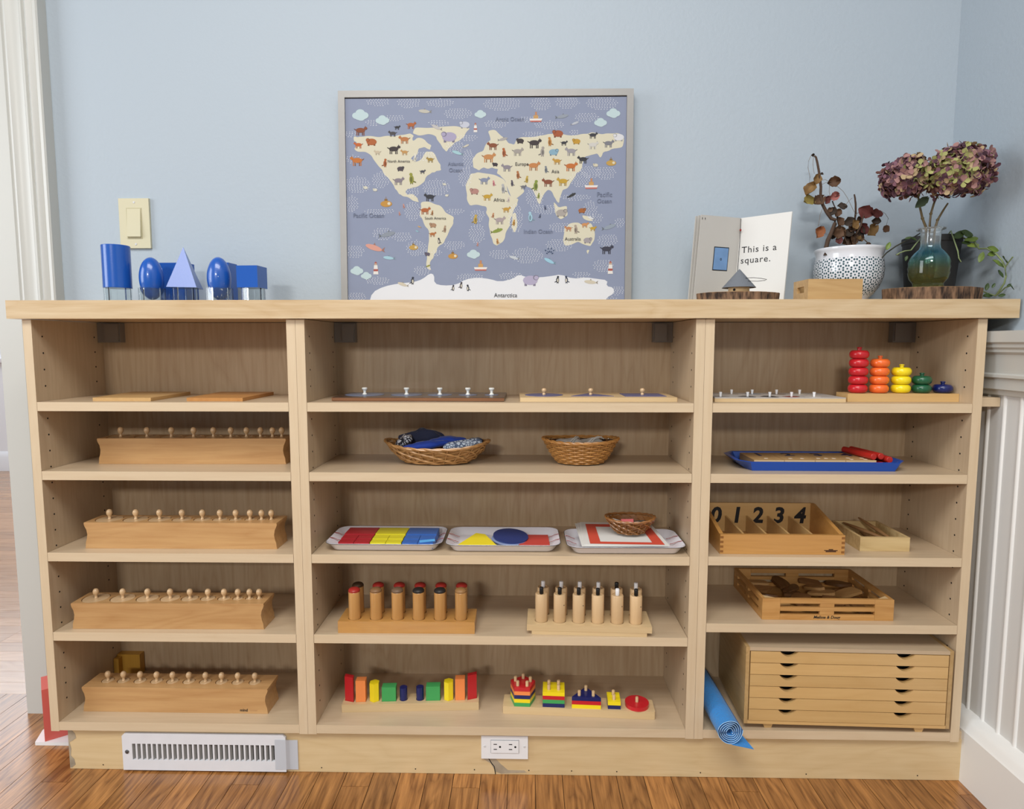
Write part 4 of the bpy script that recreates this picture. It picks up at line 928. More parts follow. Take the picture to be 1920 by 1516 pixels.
outer = pts; fr = [(m.v(x, 0, z), m.v(x*(1-th/max(0.006, math.hypot(x, z))), 0, z*(1-th/max(0.006, math.hypot(x, z))))) for x, z in pts]
bkv = [(m.v(x, 0.235, z), m.v(x*(1-th/max(0.006, math.hypot(x, z))), 0.235, z*(1-th/max(0.006, math.hypot(x, z))))) for x, z in pts]
for (a, b), (c, d), (e, f), (g, h) in zip(fr, fr[1:], bkv, bkv[1:]):
    m.face([a, c, d, b]); m.face([a, e, g, c]); m.face([b, d, h, f]); m.face([e, f, h, g])
m.build('roll', m_crepe, t, smooth=60)
m = MB(); m.tube([(x, -0.0004, z) for x, z in pts], 0.0006, 4); m.build('pale_edge', paint('crepe_edge', 'a9cdea', 0.7), t)
m = MB().hexa([(0.004, -0.001, -0.0268), (0.047, -0.004, -0.0345), (0.030, 0.040, -0.0225), (0.006, 0.044, -0.0262), (0.004, -0.001, -0.0258), (0.047, -0.004, -0.0335), (0.030, 0.040, -0.0215), (0.006, 0.044, -0.0252)]); m.build('loose_flap', m_crepe, t)
# ================================================================== plant layouts (metres)
DEAD = {'trunkA': [(0.636, 1.392, 1.105), (0.642, 1.397, 1.124), (0.651, 1.402, 1.141), (0.662, 1.412, 1.161), (0.663, 1.412, 1.169), (0.654, 1.412, 1.172), (0.643, 1.412, 1.186), (0.635, 1.412, 1.2), (0.631, 1.412, 1.211), (0.629, 1.412, 1.222), (0.629, 1.412, 1.238), (0.626, 1.412, 1.257), (0.623, 1.412, 1.272), (0.619, 1.412, 1.289), (0.616, 1.412, 1.299), (0.613, 1.412, 1.302)], 'trunkB': [(0.693, 1.412, 1.11), (0.692, 1.417, 1.13), (0.685, 1.422, 1.145), (0.677, 1.422, 1.159), (0.672, 1.422, 1.174), (0.67, 1.422, 1.189)], 'trunkC': [(0.712, 1.422, 1.115), (0.71, 1.422, 1.134), (0.706, 1.422, 1.149), (0.709, 1.424, 1.164), (0.711, 1.424, 1.186), (0.71, 1.424, 1.204), (0.708, 1.424, 1.217), (0.706, 1.424, 1.225)], 'trunkD': [(0.706, 1.412, 1.137), (0.707, 1.402, 1.144), (0.711, 1.4, 1.155), (0.713, 1.4, 1.167), (0.716, 1.398, 1.175)], 'twig1': [(0.67, 1.422, 1.191), (0.663, 1.422, 1.202), (0.659, 1.422, 1.211)], 'twig2': [(0.687, 1.402, 1.113), (0.677, 1.4, 1.134), (0.666, 1.402, 1.151)], 'twig3': [(0.706, 1.402, 1.123), (0.713, 1.392, 1.127), (0.721, 1.382, 1.114)], 'pet1': [(0.628, 1.412, 1.251), (0.637, 1.412, 1.253), (0.644, 1.412, 1.25), (0.653, 1.412, 1.248)], 'pet2': [(0.631, 1.412, 1.243), (0.639, 1.412, 1.247), (0.646, 1.412, 1.248)], 'pet3': [(0.657, 1.412, 1.244), (0.666, 1.412, 1.237), (0.676, 1.412, 1.229), (0.686, 1.412, 1.215), (0.694, 1.412, 1.2), (0.702, 1.412, 1.185)], 'pet4': [(0.606, 1.412, 1.304), (0.601, 1.412, 1.292), (0.6, 1.412, 1.278), (0.605, 1.412, 1.259), (0.604, 1.412, 1.241)], 'pet5': [(0.611, 1.412, 1.302), (0.61, 1.412, 1.286), (0.612, 1.412, 1.273), (0.614, 1.412, 1.265)], 'pet6': [(0.634, 1.412, 1.192), (0.63, 1.412, 1.18), (0.629, 1.412, 1.17), (0.627, 1.412, 1.156)], 'pet7': [(0.742, 1.402, 1.183), (0.752, 1.402, 1.186), (0.762, 1.402, 1.18), (0.769, 1.402, 1.17), (0.766, 1.402, 1.158), (0.767, 1.402, 1.154)], 'pet8': [(0.696, 1.412, 1.215), (0.688, 1.412, 1.207), (0.682, 1.412, 1.199)], 'pet9': [(0.71, 1.412, 1.184), (0.704, 1.412, 1.18), (0.716, 1.412, 1.187)], 'pet10': [(0.647, 1.412, 1.243), (0.647, 1.412, 1.228), (0.65, 1.412, 1.216), (0.653, 1.412, 1.211)]}
DEAD_LEAF = [(0.619, 1.412, 1.254, 0.0085, 'o', 80), (0.608, 1.412, 1.232, 0.0116, 'o', 55), (0.605, 1.412, 1.209, 0.0116, 'y', 10), (0.624, 1.412, 1.208, 0.0109, 'b', 35), (0.643, 1.412, 1.211, 0.007, 'r', 70), (0.658, 1.412, 1.219, 0.0085, 'p', 20), (0.662, 1.412, 1.222, 0.0047, 'r', 60), (0.656, 1.412, 1.248, 0.0101, 'b', 10), (0.676, 1.412, 1.197, 0.0078, 'k', -10), (0.667, 1.412, 1.184, 0.007, 'b', 60), (0.656, 1.412, 1.186, 0.0078, 'k', 60), (0.72, 1.4, 1.184, 0.0124, 'r', -25), (0.741, 1.4, 1.177, 0.0093, 'r', -20), (0.743, 1.4, 1.165, 0.007, 'k', -5), (0.732, 1.4, 1.145, 0.0116, 'o', 50), (0.693, 1.412, 1.165, 0.0093, 'k', 20), (0.764, 1.4, 1.148, 0.007, 'b', 45), (0.628, 1.412, 1.143, 0.0101, 'O', 70), (0.67, 1.412, 1.144, 0.0109, 'b', 20), (0.672, 1.412, 1.165, 0.0078, 'b', -60), (0.702, 1.412, 1.129, 0.0093, 'b', 80), (0.691, 1.412, 1.14, 0.0085, 'k', 30), (0.63, 1.412, 1.265, 0.0028, 'k', 10), (0.736, 1.4, 1.11, 0.0043, 'k', 60), (0.744, 1.4, 1.11, 0.0028, 'k', 0), (0.728, 1.4, 1.116, 0.0043, 'b', 10), (0.65, 1.412, 1.19, 0.0047, 'b', 30), (0.609, 1.412, 1.304, 0.0019, 'k', 0)]
VINE = {'vine': [(0.911, 1.4, 1.134), (0.923, 1.39, 1.126), (0.93, 1.37, 1.117), (0.927, 1.35, 1.099), (0.936, 1.34, 1.098), (0.937, 1.315, 1.084), (0.937, 1.298, 1.069), (0.937, 1.288, 1.054), (0.937, 1.284, 1.037), (0.937, 1.287, 1.024), (0.937, 1.299, 1.01), (0.937, 1.308, 1.001)], 'vineB': [(0.937, 1.288, 1.054), (0.937, 1.28, 1.063), (0.937, 1.27, 1.072)], 'vineC': [(0.937, 1.308, 1.001), (0.937, 1.333, 1.008), (0.934, 1.35, 1.016), (0.924, 1.36, 1.022), (0.916, 1.37, 1.023)], 'vineD': [(0.937, 1.303, 1.003), (0.937, 1.284, 1.015), (0.937, 1.27, 1.017)], 'vineL': [(0.812, 1.37, 1.125), (0.8, 1.37, 1.122), (0.776, 1.35, 1.114), (0.753, 1.34, 1.103), (0.73, 1.33, 1.089), (0.716, 1.32, 1.078)], 'vineL2': [(0.801, 1.35, 1.119), (0.784, 1.33, 1.102), (0.772, 1.32, 1.092), (0.757, 1.315, 1.09), (0.747, 1.315, 1.086), (0.741, 1.315, 1.082)], 'vineR': [(0.877, 1.34, 1.11), (0.865, 1.32, 1.09), (0.864, 1.315, 1.076), (0.869, 1.315, 1.068)]}
VINE_LEAF = [(0.894, 1.37, 1.129, 0.0171, 'd', 30), (0.911, 1.37, 1.132, 0.0171, 'd', -20), (0.921, 1.37, 1.12, 0.0171, 'g', 10), (0.925, 1.37, 1.108, 0.0171, 'y', 5), (0.911, 1.37, 1.113, 0.0109, 'd', 0), (0.923, 1.34, 1.08, 0.0125, 'g', 75), (0.932, 1.322, 1.093, 0.0133, 'g', -20), (0.932, 1.324, 1.084, 0.0125, 'g', 10), (0.932, 1.304, 1.063, 0.0148, 'g', -35), (0.932, 1.287, 1.068, 0.0094, 'd', -50), (0.932, 1.296, 1.042, 0.0094, 'd', -55), (0.932, 1.331, 1.02, 0.0078, 'd', 80), (0.932, 1.313, 1.021, 0.0047, 'd', 60), (0.932, 1.264, 1.014, 0.0078, 'd', -40), (0.932, 1.272, 1.018, 0.0039, 'd', 30), (0.932, 1.327, 1.002, 0.0125, 'd', 5), (0.932, 1.289, 0.999, 0.0062, 'd', 10), (0.73, 1.33, 1.101, 0.0094, 'g', 65), (0.78, 1.35, 1.12, 0.0062, 'd', 20), (0.791, 1.35, 1.118, 0.007, 'd', -30), (0.75, 1.33, 1.084, 0.0034, 'k', 0), (0.779, 1.35, 1.08, 0.0055, 'd', 75)]
STEMS = {'s1': [(0.795, 1.318, 1.135), (0.79, 1.318, 1.154), (0.783, 1.318, 1.178), (0.779, 1.318, 1.196)], 's2': [(0.805, 1.318, 1.135), (0.806, 1.318, 1.163), (0.811, 1.318, 1.184), (0.818, 1.318, 1.2)], 's3': [(0.816, 1.318, 1.134), (0.82, 1.318, 1.151), (0.829, 1.318, 1.168), (0.838, 1.318, 1.183)]}
# ================================================================== counter: blue geometric solids on glass rings
CT = CZ1 + 0.0002
def ring_stand(label, x, y, r=0.0275, h=0.0315, n=10):
    t = thing('glass_ring', label, 'ring stand', (x, y, CT), R(11), 'clear ring stands under the blue solids')
    m = MB(); m.open = True
    pr = [(r, 0), (r, h), (r-0.005, h), (r-0.005, 0), (r, 0)]
    rings = [[m.v(q*math.cos(2*math.pi*i/n), q*math.sin(2*math.pi*i/n), z) for i in range(n)] for q, z in pr[:-1]]
    rings.append(rings[0])
    for a, b in zip(rings, rings[1:]):
        for i in range(n): m.face([a[i], a[(i+1) % n], b[(i+1) % n], b[i]])
    m.build('ring', m_glass, t, smooth=0)
ring_stand('clear faceted ring under the blue cylinder', -0.865, 1.36)
ring_stand('clear faceted ring around the smooth blue egg', -0.7915, 1.36)
ring_stand('clear faceted ring under the blue pyramid', -0.7205, 1.36, 0.0265)
ring_stand('clear faceted ring around the chipped blue egg', -0.647, 1.36)
ring_stand('clear faceted ring under the blue cube', -0.576, 1.362, 0.024)
RT = CT + 0.0317
m = MB(); m.lathe([(0.0265, 0), (0.0272, 0.0008), (0.0272, 0.0882), (0.0265, 0.089), (0, 0.089)], 48)
tag(m.build('blue_cylinder', m_blue, None, (-0.865, 1.36, RT)), 'tall blue wooden cylinder standing on a clear ring', 'geometric solid', 'blue geometric solids')
def chipped():
    t = NT('chipped_blue_paint'); tc = t.n('ShaderNodeTexCoord'); nz = t.n('ShaderNodeTexNoise', i_Scale=120.0, i_Detail=3.0); t.l(tc.outputs['Object'], nz.inputs['Vector'])
    sp = t.n('ShaderNodeSeparateXYZ'); t.l(tc.outputs['Object'], sp.inputs[0])
    th = t.math('ADD', t.math('MULTIPLY', sp.outputs['Z'], 3.2), 0.72)
    t.l(t.mix(t.math('GREATER_THAN', nz.outputs[0], th), lin('1b54ab'), lin('d8dee6')), t.b.inputs['Base Color']); t.b.inputs['Roughness'].default_value = 0.3; t.b.inputs['Coat Weight'].default_value = 0.4
    return t.m
m = MB(); m.ellipsoid((0, 0, 0), (0.0237, 0.0237, 0.0445), 36, 24)
tag(m.build('blue_ellipsoid', m_blue, None, (-0.7915, 1.36, CT+0.0520), smooth=60), 'smooth blue egg shaped solid in a clear ring', 'geometric solid', 'blue geometric solids')
m = MB(); m.ellipsoid((0, 0, 0), (0.0237, 0.0237, 0.0445), 36, 24, lambda c: 1 - 0.06*c.z*(1-c.z*c.z)*0)
tag(m.build('blue_ellipsoid', chipped(), None, (-0.647, 1.36, CT+0.0520), smooth=60), 'blue egg shaped solid with chipped white specks', 'geometric solid', 'blue geometric solids')
m = MB(); b = [m.v(-0.029, -0.029, 0), m.v(0.029, -0.029, 0), m.v(0.029, 0.029, 0), m.v(-0.029, 0.029, 0)]; ap = m.v(0, 0, 0.086); m.face(b[::-1])
for i in range(4): m.face([b[i], b[(i+1) % 4], ap])
m.bevel(0.0006, 1); tag(m.build('blue_pyramid', m_blue, None, (-0.7205, 1.36, RT), (0, 0, R(14)), smooth=0), 'blue square pyramid standing on a clear ring', 'geometric solid', 'blue geometric solids')
m = MB().cbox((0, 0, 0.0225), (0.045, 0.045, 0.045)); m.bevel(0.0007, 1)
tag(m.build('blue_cube', m_blue, None, (-0.5775, 1.362, RT), (0, 0, R(-3))), 'blue wooden cube on a clear ring', 'geometric solid', 'blue geometric solids')
m = MB().cbox((0, 0, 0.046), (0.060, 0.036, 0.092)); m.bevel(0.001, 1)
tag(m.build('blue_prism', m_blue, None, (-0.775, 1.432, CT), (0, 0, R(-2))), 'blue rectangular prism behind the pyramid', 'geometric solid', 'blue geometric solids')
m = MB().cbox((0, 0, 0.046), (0.030, 0.036, 0.092)); m.bevel(0.001, 1)
tag(m.build('blue_prism', m_blue, None, (-0.664, 1.432, CT), (0, 0, R(-4))), 'blue rectangular prism behind the chipped egg', 'geometric solid', 'blue geometric solids')

# ================================================================== open book
bk = thing('open_book', 'open handmade book reading This is a square', 'book', (0.46, 1.41, CT))
def page(o_top, o_bot, s_top, s_bot, name, mat, th=0.0012, off=0.0):
    P = [Vector(q) for q in (o_bot, s_bot, s_top, o_top)]
    nrm = (P[1]-P[0]).cross(P[3]-P[0]).normalized()
    if nrm.y > 0: nrm = -nrm
    P = [p + nrm*off - Vector((0.46, 1.41, CT)) for p in P]; Q = [p - nrm*th for p in P]
    m = MB(); m.hexa([*P, *Q]); return m.build(name, mat, bk), P, nrm
m_page = paint('book_page', 'd9d8d4', 0.7); m_page2 = paint('book_page_grey', 'bfbcb6', 0.7)
LO_T, LO_B, ST, SBt, RO_T, RO_B = (0.373, 1.395, 1.178), (0.359, 1.388, 0.9915), (0.474, 1.445, 1.180), (0.460, 1.438, 0.9915), (0.5595, 1.385, 1.182), (0.5455, 1.378, 0.9915)
pl, PL, nl_ = page(LO_T, LO_B, ST, SBt, 'page', m_page2)
page((0.370, 1.400, 1.178), (0.356, 1.393, 0.9915), (0.473, 1.447, 1.181), (0.461, 1.440, 0.9915), 'page', m_page2, off=-0.0022)
page((0.367, 1.405, 1.178), (0.353, 1.398, 0.9915), (0.473, 1.449, 1.181), (0.461, 1.442, 0.9915), 'cover', m_page2, 0.0018, -0.0045)
prp, PR, nr_ = page(RO_T, RO_B, ST, SBt, 'page', m_page)
page((0.5610, 1.3875, 1.1825), (0.5470, 1.3805, 0.9915), (0.473, 1.447, 1.181), (0.461, 1.440, 0.9915), 'cover', m_page, 0.0018, -0.0025)
def on_page(P, nrm, u, v):
    """P = [outer bottom, spine bottom, spine top, outer top]; u from spine outwards 0..1, v upwards 0..1"""
    a = P[1].lerp(P[0], u); b = P[2].lerp(P[3], u); return a.lerp(b, v) + nrm*0.0004
def page_matrix(P, nrm, u, v, right):
    o = on_page(P, nrm, u, v); e = 0.05
    X = (on_page(P, nrm, u+e, v) - on_page(P, nrm, u-e, v)).normalized() * (1 if right else -1)
    Y = nrm.cross(X); return Matrix.Translation(o) @ Matrix((X, Y, nrm)).transposed().to_4x4()
for s_, u, v in (('This is a', 0.42, 0.625), ('square.', 0.37, 0.505)): text(s_, 0.0195, m_print, prp, (0, 0, 0), (0, 0, 0), M=page_matrix(PR, nr_, u, v, True), spacing=1.12)
def quad_on(P, nrm, uv, mat, name, lift=0.0):
    m = MB(); lo = [on_page(P, nrm, *q) + nrm*lift for q in uv]; m.hexa([*lo, *[p + nrm*0.0002 for p in lo]]); return m.build(name, mat, pl)
quad_on(PL, nl_, [(0.615, 0.385), (0.245, 0.385), (0.245, 0.655), (0.615, 0.655)], m_print, 'square_outline')
quad_on(PL, nl_, [(0.600, 0.395), (0.260, 0.395), (0.260, 0.645), (0.600, 0.645)], paint('crayon_blue', '6f93bf', 0.7, var=0.2), 'blue_square', 0.0002)
m = MB(); m.tube([on_page(PL, nl_, 0.43+0.018*math.cos(a*0.524), 0.515+0.011*math.sin(a*0.524)) + nl_*0.0006 for a in range(12)], 0.0005, 5, closed=True); m.build('knob_circle', m_print, pl)
for u in (0.97, 0.90):
    m = MB(); m.tube([on_page(PL, nl_, u, 0.97), on_page(PL, nl_, u-0.004, 0.95)], 0.0007, 5); m.build('staple', m_print, pl)
m = MB(); m.ellipsoid((0, 0, 0), (0.0022, 0.0022, 0.0028), 10, 8); m.build('bead', paint('bead_red', '8e2420', 0.4), bk, Vector((0.4705, 1.4375, 1.153)) - Vector((0.46, 1.41, CT)))
m = MB(); m.tube([Vector(q) - Vector((0.46, 1.41, CT)) for q in ((0.4725, 1.443, 1.178), (0.4695, 1.4375, 1.12), (0.466, 1.4375, 1.05), (0.4625, 1.4365, 0.995))], 0.0006, 5); m.build('thread', m_print, bk)

# ================================================================== bark slices, paper cone house, slotted box
def bark():
    t = NT('bark'); tc = t.n('ShaderNodeTexCoord'); mp = t.n('ShaderNodeMapping'); mp.inputs['Scale'].default_value = (1, 1, 0.25); t.l(tc.outputs['Object'], mp.inputs[0])
    nz = t.n('ShaderNodeTexNoise', i_Scale=140.0, i_Detail=5.0); t.l(mp.outputs[0], nz.inputs['Vector'])
    r = t.n('ShaderNodeValToRGB'); t.l(nz.outputs[0], r.inputs[0]); r.color_ramp.elements[0].color = lin('2c1d14'); r.color_ramp.elements[0].position = 0.35; r.color_ramp.elements[1].color = lin('8a6a50'); r.color_ramp.elements[1].position = 0.68
    t.l(r.outputs[0], t.b.inputs['Base Color']); t.b.inputs['Roughness'].default_value = 0.85
    bp = t.n('ShaderNodeBump', i_Strength=0.9, i_Distance=0.003); t.l(nz.outputs[0], bp.inputs['Height']); t.l(bp.outputs[0], t.b.inputs['Normal']); return t.m
m_bark = bark(); m_cut = wood('cut_wood', 'b08a60', '8f6a44', axis='z', contrast=0.5, ring=0.9, rough=0.6)
def bark_slice(label, loc, rx, ry, h, seed):
    rn = random.Random(seed); ph = [rn.uniform(0, 6) for _ in range(4)]
    t = thing('bark_slice', label, 'wood slice', loc, 0, 'bark edged wood slices'); n = 90
    def rad(a): return 1 + 0.03*math.sin(3*a+ph[0]) + 0.015*math.sin(9*a+ph[1]) + 0.012*math.sin(23*a+ph[2]) + 0.008*math.sin(41*a+ph[3])
    m = MB(); lo = [(rx*rad(2*math.pi*i/n)*0.97*math.cos(2*math.pi*i/n), ry*rad(2*math.pi*i/n)*0.97*math.sin(2*math.pi*i/n)) for i in range(n)]
    m.prism(lo, 0, h, poly_bottom=[(x*0.98, y*0.98) for x, y in lo]); m.build('bark', m_bark, t)
    m = MB(); m.prism([(x*0.93, y*0.93) for x, y in lo], h+0.0001, h+0.0009); m.build('cut_face', m_cut, t)
bark_slice('thin bark edged slice under the grey cone, before the book', (0.4285, 1.315, CT), 0.084, 0.050, 0.0155, 1)
bark_slice('thick bark edged slice under the glass vase', (0.822, 1.322, CT), 0.097, 0.056, 0.0245, 2)
t = thing('cone_house', 'grey paper cone roof on a small round of pale wood', 'toy house', (0.431, 1.3155, CT+0.0166))
m = MB(); m.lathe([(0.0200, 0), (0.0205, 0.001), (0.0205, 0.0145), (0, 0.0145)], 28); m.build('wood_round', m_beech, t)
m = MB(); m.lathe([(0.0026, 0), (0.0026, 0.0004)], 10); m.build('hole', m_dark, t, (-0.0140, -0.0152, 0.0052), (R(90), 0, R(-43)))
m = MB(); m.lathe([(0.0325, 0.0105), (0.0328, 0.0102), (0.0008, 0.0472), (0, 0.0474)], 40); m.build('cone', paint('felt_grey', '6d7177', 0.85, bump=0.4, bscale=500), t)
for q in ((0.0075, -0.0150, 0.0276), (0.0088, -0.0180, 0.0228)):
    m = MB(); m.ellipsoid((0, 0, 0), (0.0013, 0.0013, 0.0010), 8, 6); m.build('bead', m_dark, t, q)
m = MB(); m.tube([(0.0080, -0.0155, 0.0280), (0.022, -0.018, 0.0285), (0.036, -0.020, 0.0270), (0.0475, -0.021, 0.0248), (0.0440, -0.021, 0.0228), (0.030, -0.020, 0.0215), (0.016, -0.0195, 0.0218), (0.0090, -0.0182, 0.0226)], 0.0005, 5); m.build('wire_loop', m_dark, t)
t = thing('slotted_box', 'light wooden box with a hand slot, before the patterned pot', 'box', (0.603, 1.306, CT))
m_wbx = wood('oak_box', 'c6a472', 'a8824e', axis='x', contrast=0.8, ring=0.5, rough=0.45)
bw, b0, b1, bh = 0.0525, -0.034, 0.034, 0.040
m = MB().box(-bw, bw, b0, b0+0.006, 0.0, bh); m.bevel(0.0008, 1); m.build('front_wall', m_wbx, t)
m = MB().box(-bw, bw, b1-0.006, b1, 0.0, bh); m.bevel(0.0008, 1); m.build('back_wall', m_wbx, t)
m = MB(); m.prism([(b0+0.0061, 0), (b1-0.0061, 0), (b1-0.0061, bh), (b0+0.0061, bh)], -bw, -bw+0.006, 'yz', [[(-0.016, 0.015), (0.016, 0.015), (0.016, 0.027), (-0.016, 0.027)]]); m.build('slotted_end', m_wbx, t)
m = MB().box(bw-0.006, bw, b0+0.0061, b1-0.0061, 0.0, bh); m.build('end_wall', m_wbx, t)
m = MB().box(-bw+0.0061, bw-0.0061, b0+0.0061, b1-0.0061, 0.0003, 0.004); m.build('base', m_wbx, t)

# ================================================================== patterned pot with the dried plant
def pot_mat():
    t = NT('glazed_pot_pattern'); tc = t.n('ShaderNodeTexCoord'); sp = t.n('ShaderNodeSeparateXYZ'); t.l(tc.outputs['Object'], sp.inputs[0])
    ang = t.math('ARCTAN2', sp.outputs['Y'], sp.outputs['X']); u = t.math('MULTIPLY', ang, 29/(2*math.pi)); v = t.math('MULTIPLY', sp.outputs['Z'], 1/0.0125)
    fu = t.math('SUBTRACT', t.math('FRACT', t.math('ADD', u, 100.0)), 0.5); fv = t.math('SUBTRACT', t.math('FRACT', t.math('ADD', v, 100.0)), 0.5)
    au = t.math('ABSOLUTE', fu); av = t.math('ABSOLUTE', fv)
    def blob(cx, cy, rx, ry):
        a = t.math('DIVIDE', t.math('SUBTRACT', au, cx), rx); b = t.math('DIVIDE', t.math('SUBTRACT', av, cy), ry)
        return t.math('LESS_THAN', t.math('ADD', t.math('MULTIPLY', a, a), t.math('MULTIPLY', b, b)), 1.0)
    f = t.math('MAXIMUM', t.math('MAXIMUM', blob(0.17, 0.5, 0.13, 0.17), blob(0.0, 0.0, 0.11, 0.14)), blob(0.5, 0.19, 0.13, 0.16))
    f = t.math('MULTIPLY', f, t.math('LESS_THAN', sp.outputs['Z'], 0.093)); f = t.math('MULTIPLY', f, t.math('GREATER_THAN', sp.outputs['Z'], 0.016))
    t.l(t.mix(f, lin('dcdde2'), lin('33525a')), t.b.inputs['Base Color']); t.b.inputs['Roughness'].default_value = 0.15; t.b.inputs['Coat Weight'].default_value = 0.5
    return t.m
PX, PY = 0.697, 1.4155
t = thing('dried_plant_pot', 'white pot with green dot pattern holding a withered plant', 'plant pot', (PX, PY, CT))
m = MB(); m.lathe([(0.043, 0.0), (0.044, 0.004), (0.040, 0.009), (0.042, 0.013), (0.050, 0.020), (0.060, 0.034), (0.0675, 0.054), (0.0690, 0.072), (0.0672, 0.090), (0.0650, 0.100), (0.0675, 0.110), (0.0698, 0.115), (0.0690, 0.1165), (0.0660, 0.1150), (0.0620, 0.102), (0.0600, 0.098), (0, 0.098)], 64); m.build('pot', pot_mat(), t, smooth=60)
m = MB(); m.lathe([(0.0598, 0.0982), (0.0598, 0.0995), (0.03, 0.1025), (0, 0.1035)], 32); m.build('soil', paint('dry_soil', '4a3526', 0.95, bump=1.0, bscale=200), t)
m_twig = paint('dry_stem', '4b382b', 0.8, bump=0.5, bscale=300, var=0.3); m_pet = paint('dry_petiole', '7a6a58', 0.7)
off = Vector((PX, PY, CT))
for k, pts in DEAD.items():
    m = MB(); P = [Vector(p) - off for p in pts]; n = len(P)
    if k.startswith('trunk'):
        if P[0].z > 0.1: P = [Vector((P[0].x, P[0].y, 0.1012))] + P; n += 1
        r0 = {'trunkA': 0.0048, 'trunkB': 0.0042, 'trunkC': 0.0034, 'trunkD': 0.0030}[k]
        m.tube(P, [r0*(1-0.62*i/n) for i in range(n)], 8); m.build('stem', m_twig, t, smooth=60)
    elif k.startswith('twig'): m.tube(P, 0.0011, 6); m.build('twig', m_twig, t)
    else: m.tube(P, 0.00042, 5); m.build('petiole', m_pet, t)
LC = {'o': ('8a6a3a', '5f4526'), 'y': ('a08f45', '6a5a2c'), 'b': ('6a4a30', '3f2a1a'), 'r': ('6e302c', '45201c'), 'p': ('b0706a', '8a4a44'), 'k': ('3a2a1c', '241a12'), 'O': ('a8683c', '7a4524')}
LM = {k: wood('dry_leaf_' + k, a, b, axis='x', contrast=1.0, ring=0.3, rough=0.75) for k, (a, b) in LC.items()}
def leaf_mesh(size, rn, crumple, aspect=0.75, n=7):
    """a curled leaf blade, tip along +x, with thickness"""
    m = MB(); rows = []
    c1, c2, c3 = rn.uniform(-1, 1), rn.uniform(0.4, 1.2), rn.uniform(0, 6)
    for i in range(n+1):
        u = i/n; w = aspect*size*math.sin(math.pi*min(1, u*0.97+0.015))**0.7*(1 + 0.10*math.sin(17*u+c3)*(1 if crumple > 0.3 else 0)); row = []
        for j in range(5):
            s_ = (j-2)/2; z = crumple*size*(0.7*c2*abs(s_)**1.5 - 0.5*c1*(u-0.5)**2*2 + 0.18*math.sin(9*u+3*s_+c3)); row.append((2*size*(u-0.5), s_*w, z))
        rows.append(row)
    for dz, flip in ((0.0, False), (-0.0004, True)):
        vs = [[m.v(a, b, c+dz) for a, b, c in r] for r in rows]
        for a, b in zip(vs, vs[1:]):
            for j in range(4): m.face([a[j], b[j], b[j+1], a[j+1]][::(-1 if flip else 1)])
    return m
rn = random.Random(31)
for k in range(16):   # crumpled leaves clumped round the foot of the stems
    DEAD_LEAF.append((rn.uniform(0.664, 0.722), rn.uniform(1.395, 1.43), rn.uniform(1.118, 1.172), rn.uniform(0.006, 0.0105), rn.choice('bbkro'), rn.uniform(-80, 80)))
for x, y, z, s_, c, ang in DEAD_LEAF:
    m = leaf_mesh(max(s_, 0.003)*1.3, rn, 0.75, 0.85)
    m.build('leaf', LM[c], t, Vector((x, y, z)) - off, (R(90 + rn.uniform(-35, 35)), R(-ang), R(rn.uniform(-25, 25))), smooth=60, recalc=False)

# ================================================================== glass vase with hydrangeas
def vase_mat():
    t = NT('tinted_vase_glass'); tc = t.n('ShaderNodeTexCoord'); sp = t.n('ShaderNodeSeparateXYZ'); t.l(tc.outputs['Object'], sp.inputs[0])
    r = t.n('ShaderNodeValToRGB'); t.l(t.math('DIVIDE', sp.outputs['Z'], 0.118), r.inputs[0]); e = r.color_ramp.elements
    e[0].position = 0.0; e[0].color = lin('a9b06a'); e[1].position = 1.0; e[1].color = lin('f2f6f7')
    for p, c in ((0.30, 'a3a266'), (0.42, '7fb5a0'), (0.58, '6fb9cf'), (0.68, 'a5d3e2'), (0.76, 'eef4f6')): q = e.new(p); q.color = lin(c)
    t.l(r.outputs[0], t.b.inputs['Base Color']); t.b.inputs['Transmission Weight'].default_value = 0.92; t.b.inputs['Roughness'].default_value = 0.06; t.b.inputs['IOR'].default_value = 1.45
    return t.m
VX, VY, VZ = 0.8085, 1.318, CT + 0.0257
t = thing('glass_vase', 'ribbed glass vase tinted blue to green, holding hydrangea stems', 'vase', (VX, VY, VZ))
def rib(a, z):
    if 0.012 < z < 0.070: return 1 + 0.012*math.sin(24*a)*(1 if z < 0.034 or z > 0.046 else 0.5)
    return 1 + (0.02*math.cos(8*a) if z > 0.082 else 0)
pv = [(0.0, 0.0), (0.026, 0.0), (0.0275, 0.002), (0.0265, 0.007), (0.0275, 0.010), (0.0335, 0.018), (0.0365, 0.029), (0.0355, 0.034), (0.0372, 0.040), (0.0358, 0.046), (0.0368, 0.051), (0.0335, 0.060), (0.0275, 0.069), (0.0195, 0.077), (0.0175, 0.084), (0.0178, 0.108), (0.0185, 0.112), (0.0250, 0.1145), (0.0255, 0.1165), (0.0245, 0.1175), (0.0165, 0.1165),
      (0.0158, 0.108), (0.0155, 0.084), (0.0175, 0.076), (0.0255, 0.067), (0.0315, 0.058), (0.0340, 0.040), (0.0335, 0.028), (0.030, 0.017), (0.022, 0.008), (0.0, 0.006)]
m = MB(); m.lathe(pv, 48, mod=lambda a, z: rib(a, z)); m.build('vase', vase_mat(), t, smooth=60)
hy = thing('hydrangea_bunch', 'dried mauve and green hydrangea heads standing in the glass vase', 'flowers', (VX, VY, VZ + 0.012))
ho = Vector((VX, VY, VZ + 0.012))
m_hst = wood('hydrangea_stem', '6b5a34', '4a3a22', axis='z', contrast=0.6)
foot = [Vector((-0.006, 0.002, 0.004)), Vector((0.0, -0.004, 0.006)), Vector((0.006, 0.003, 0.004))]
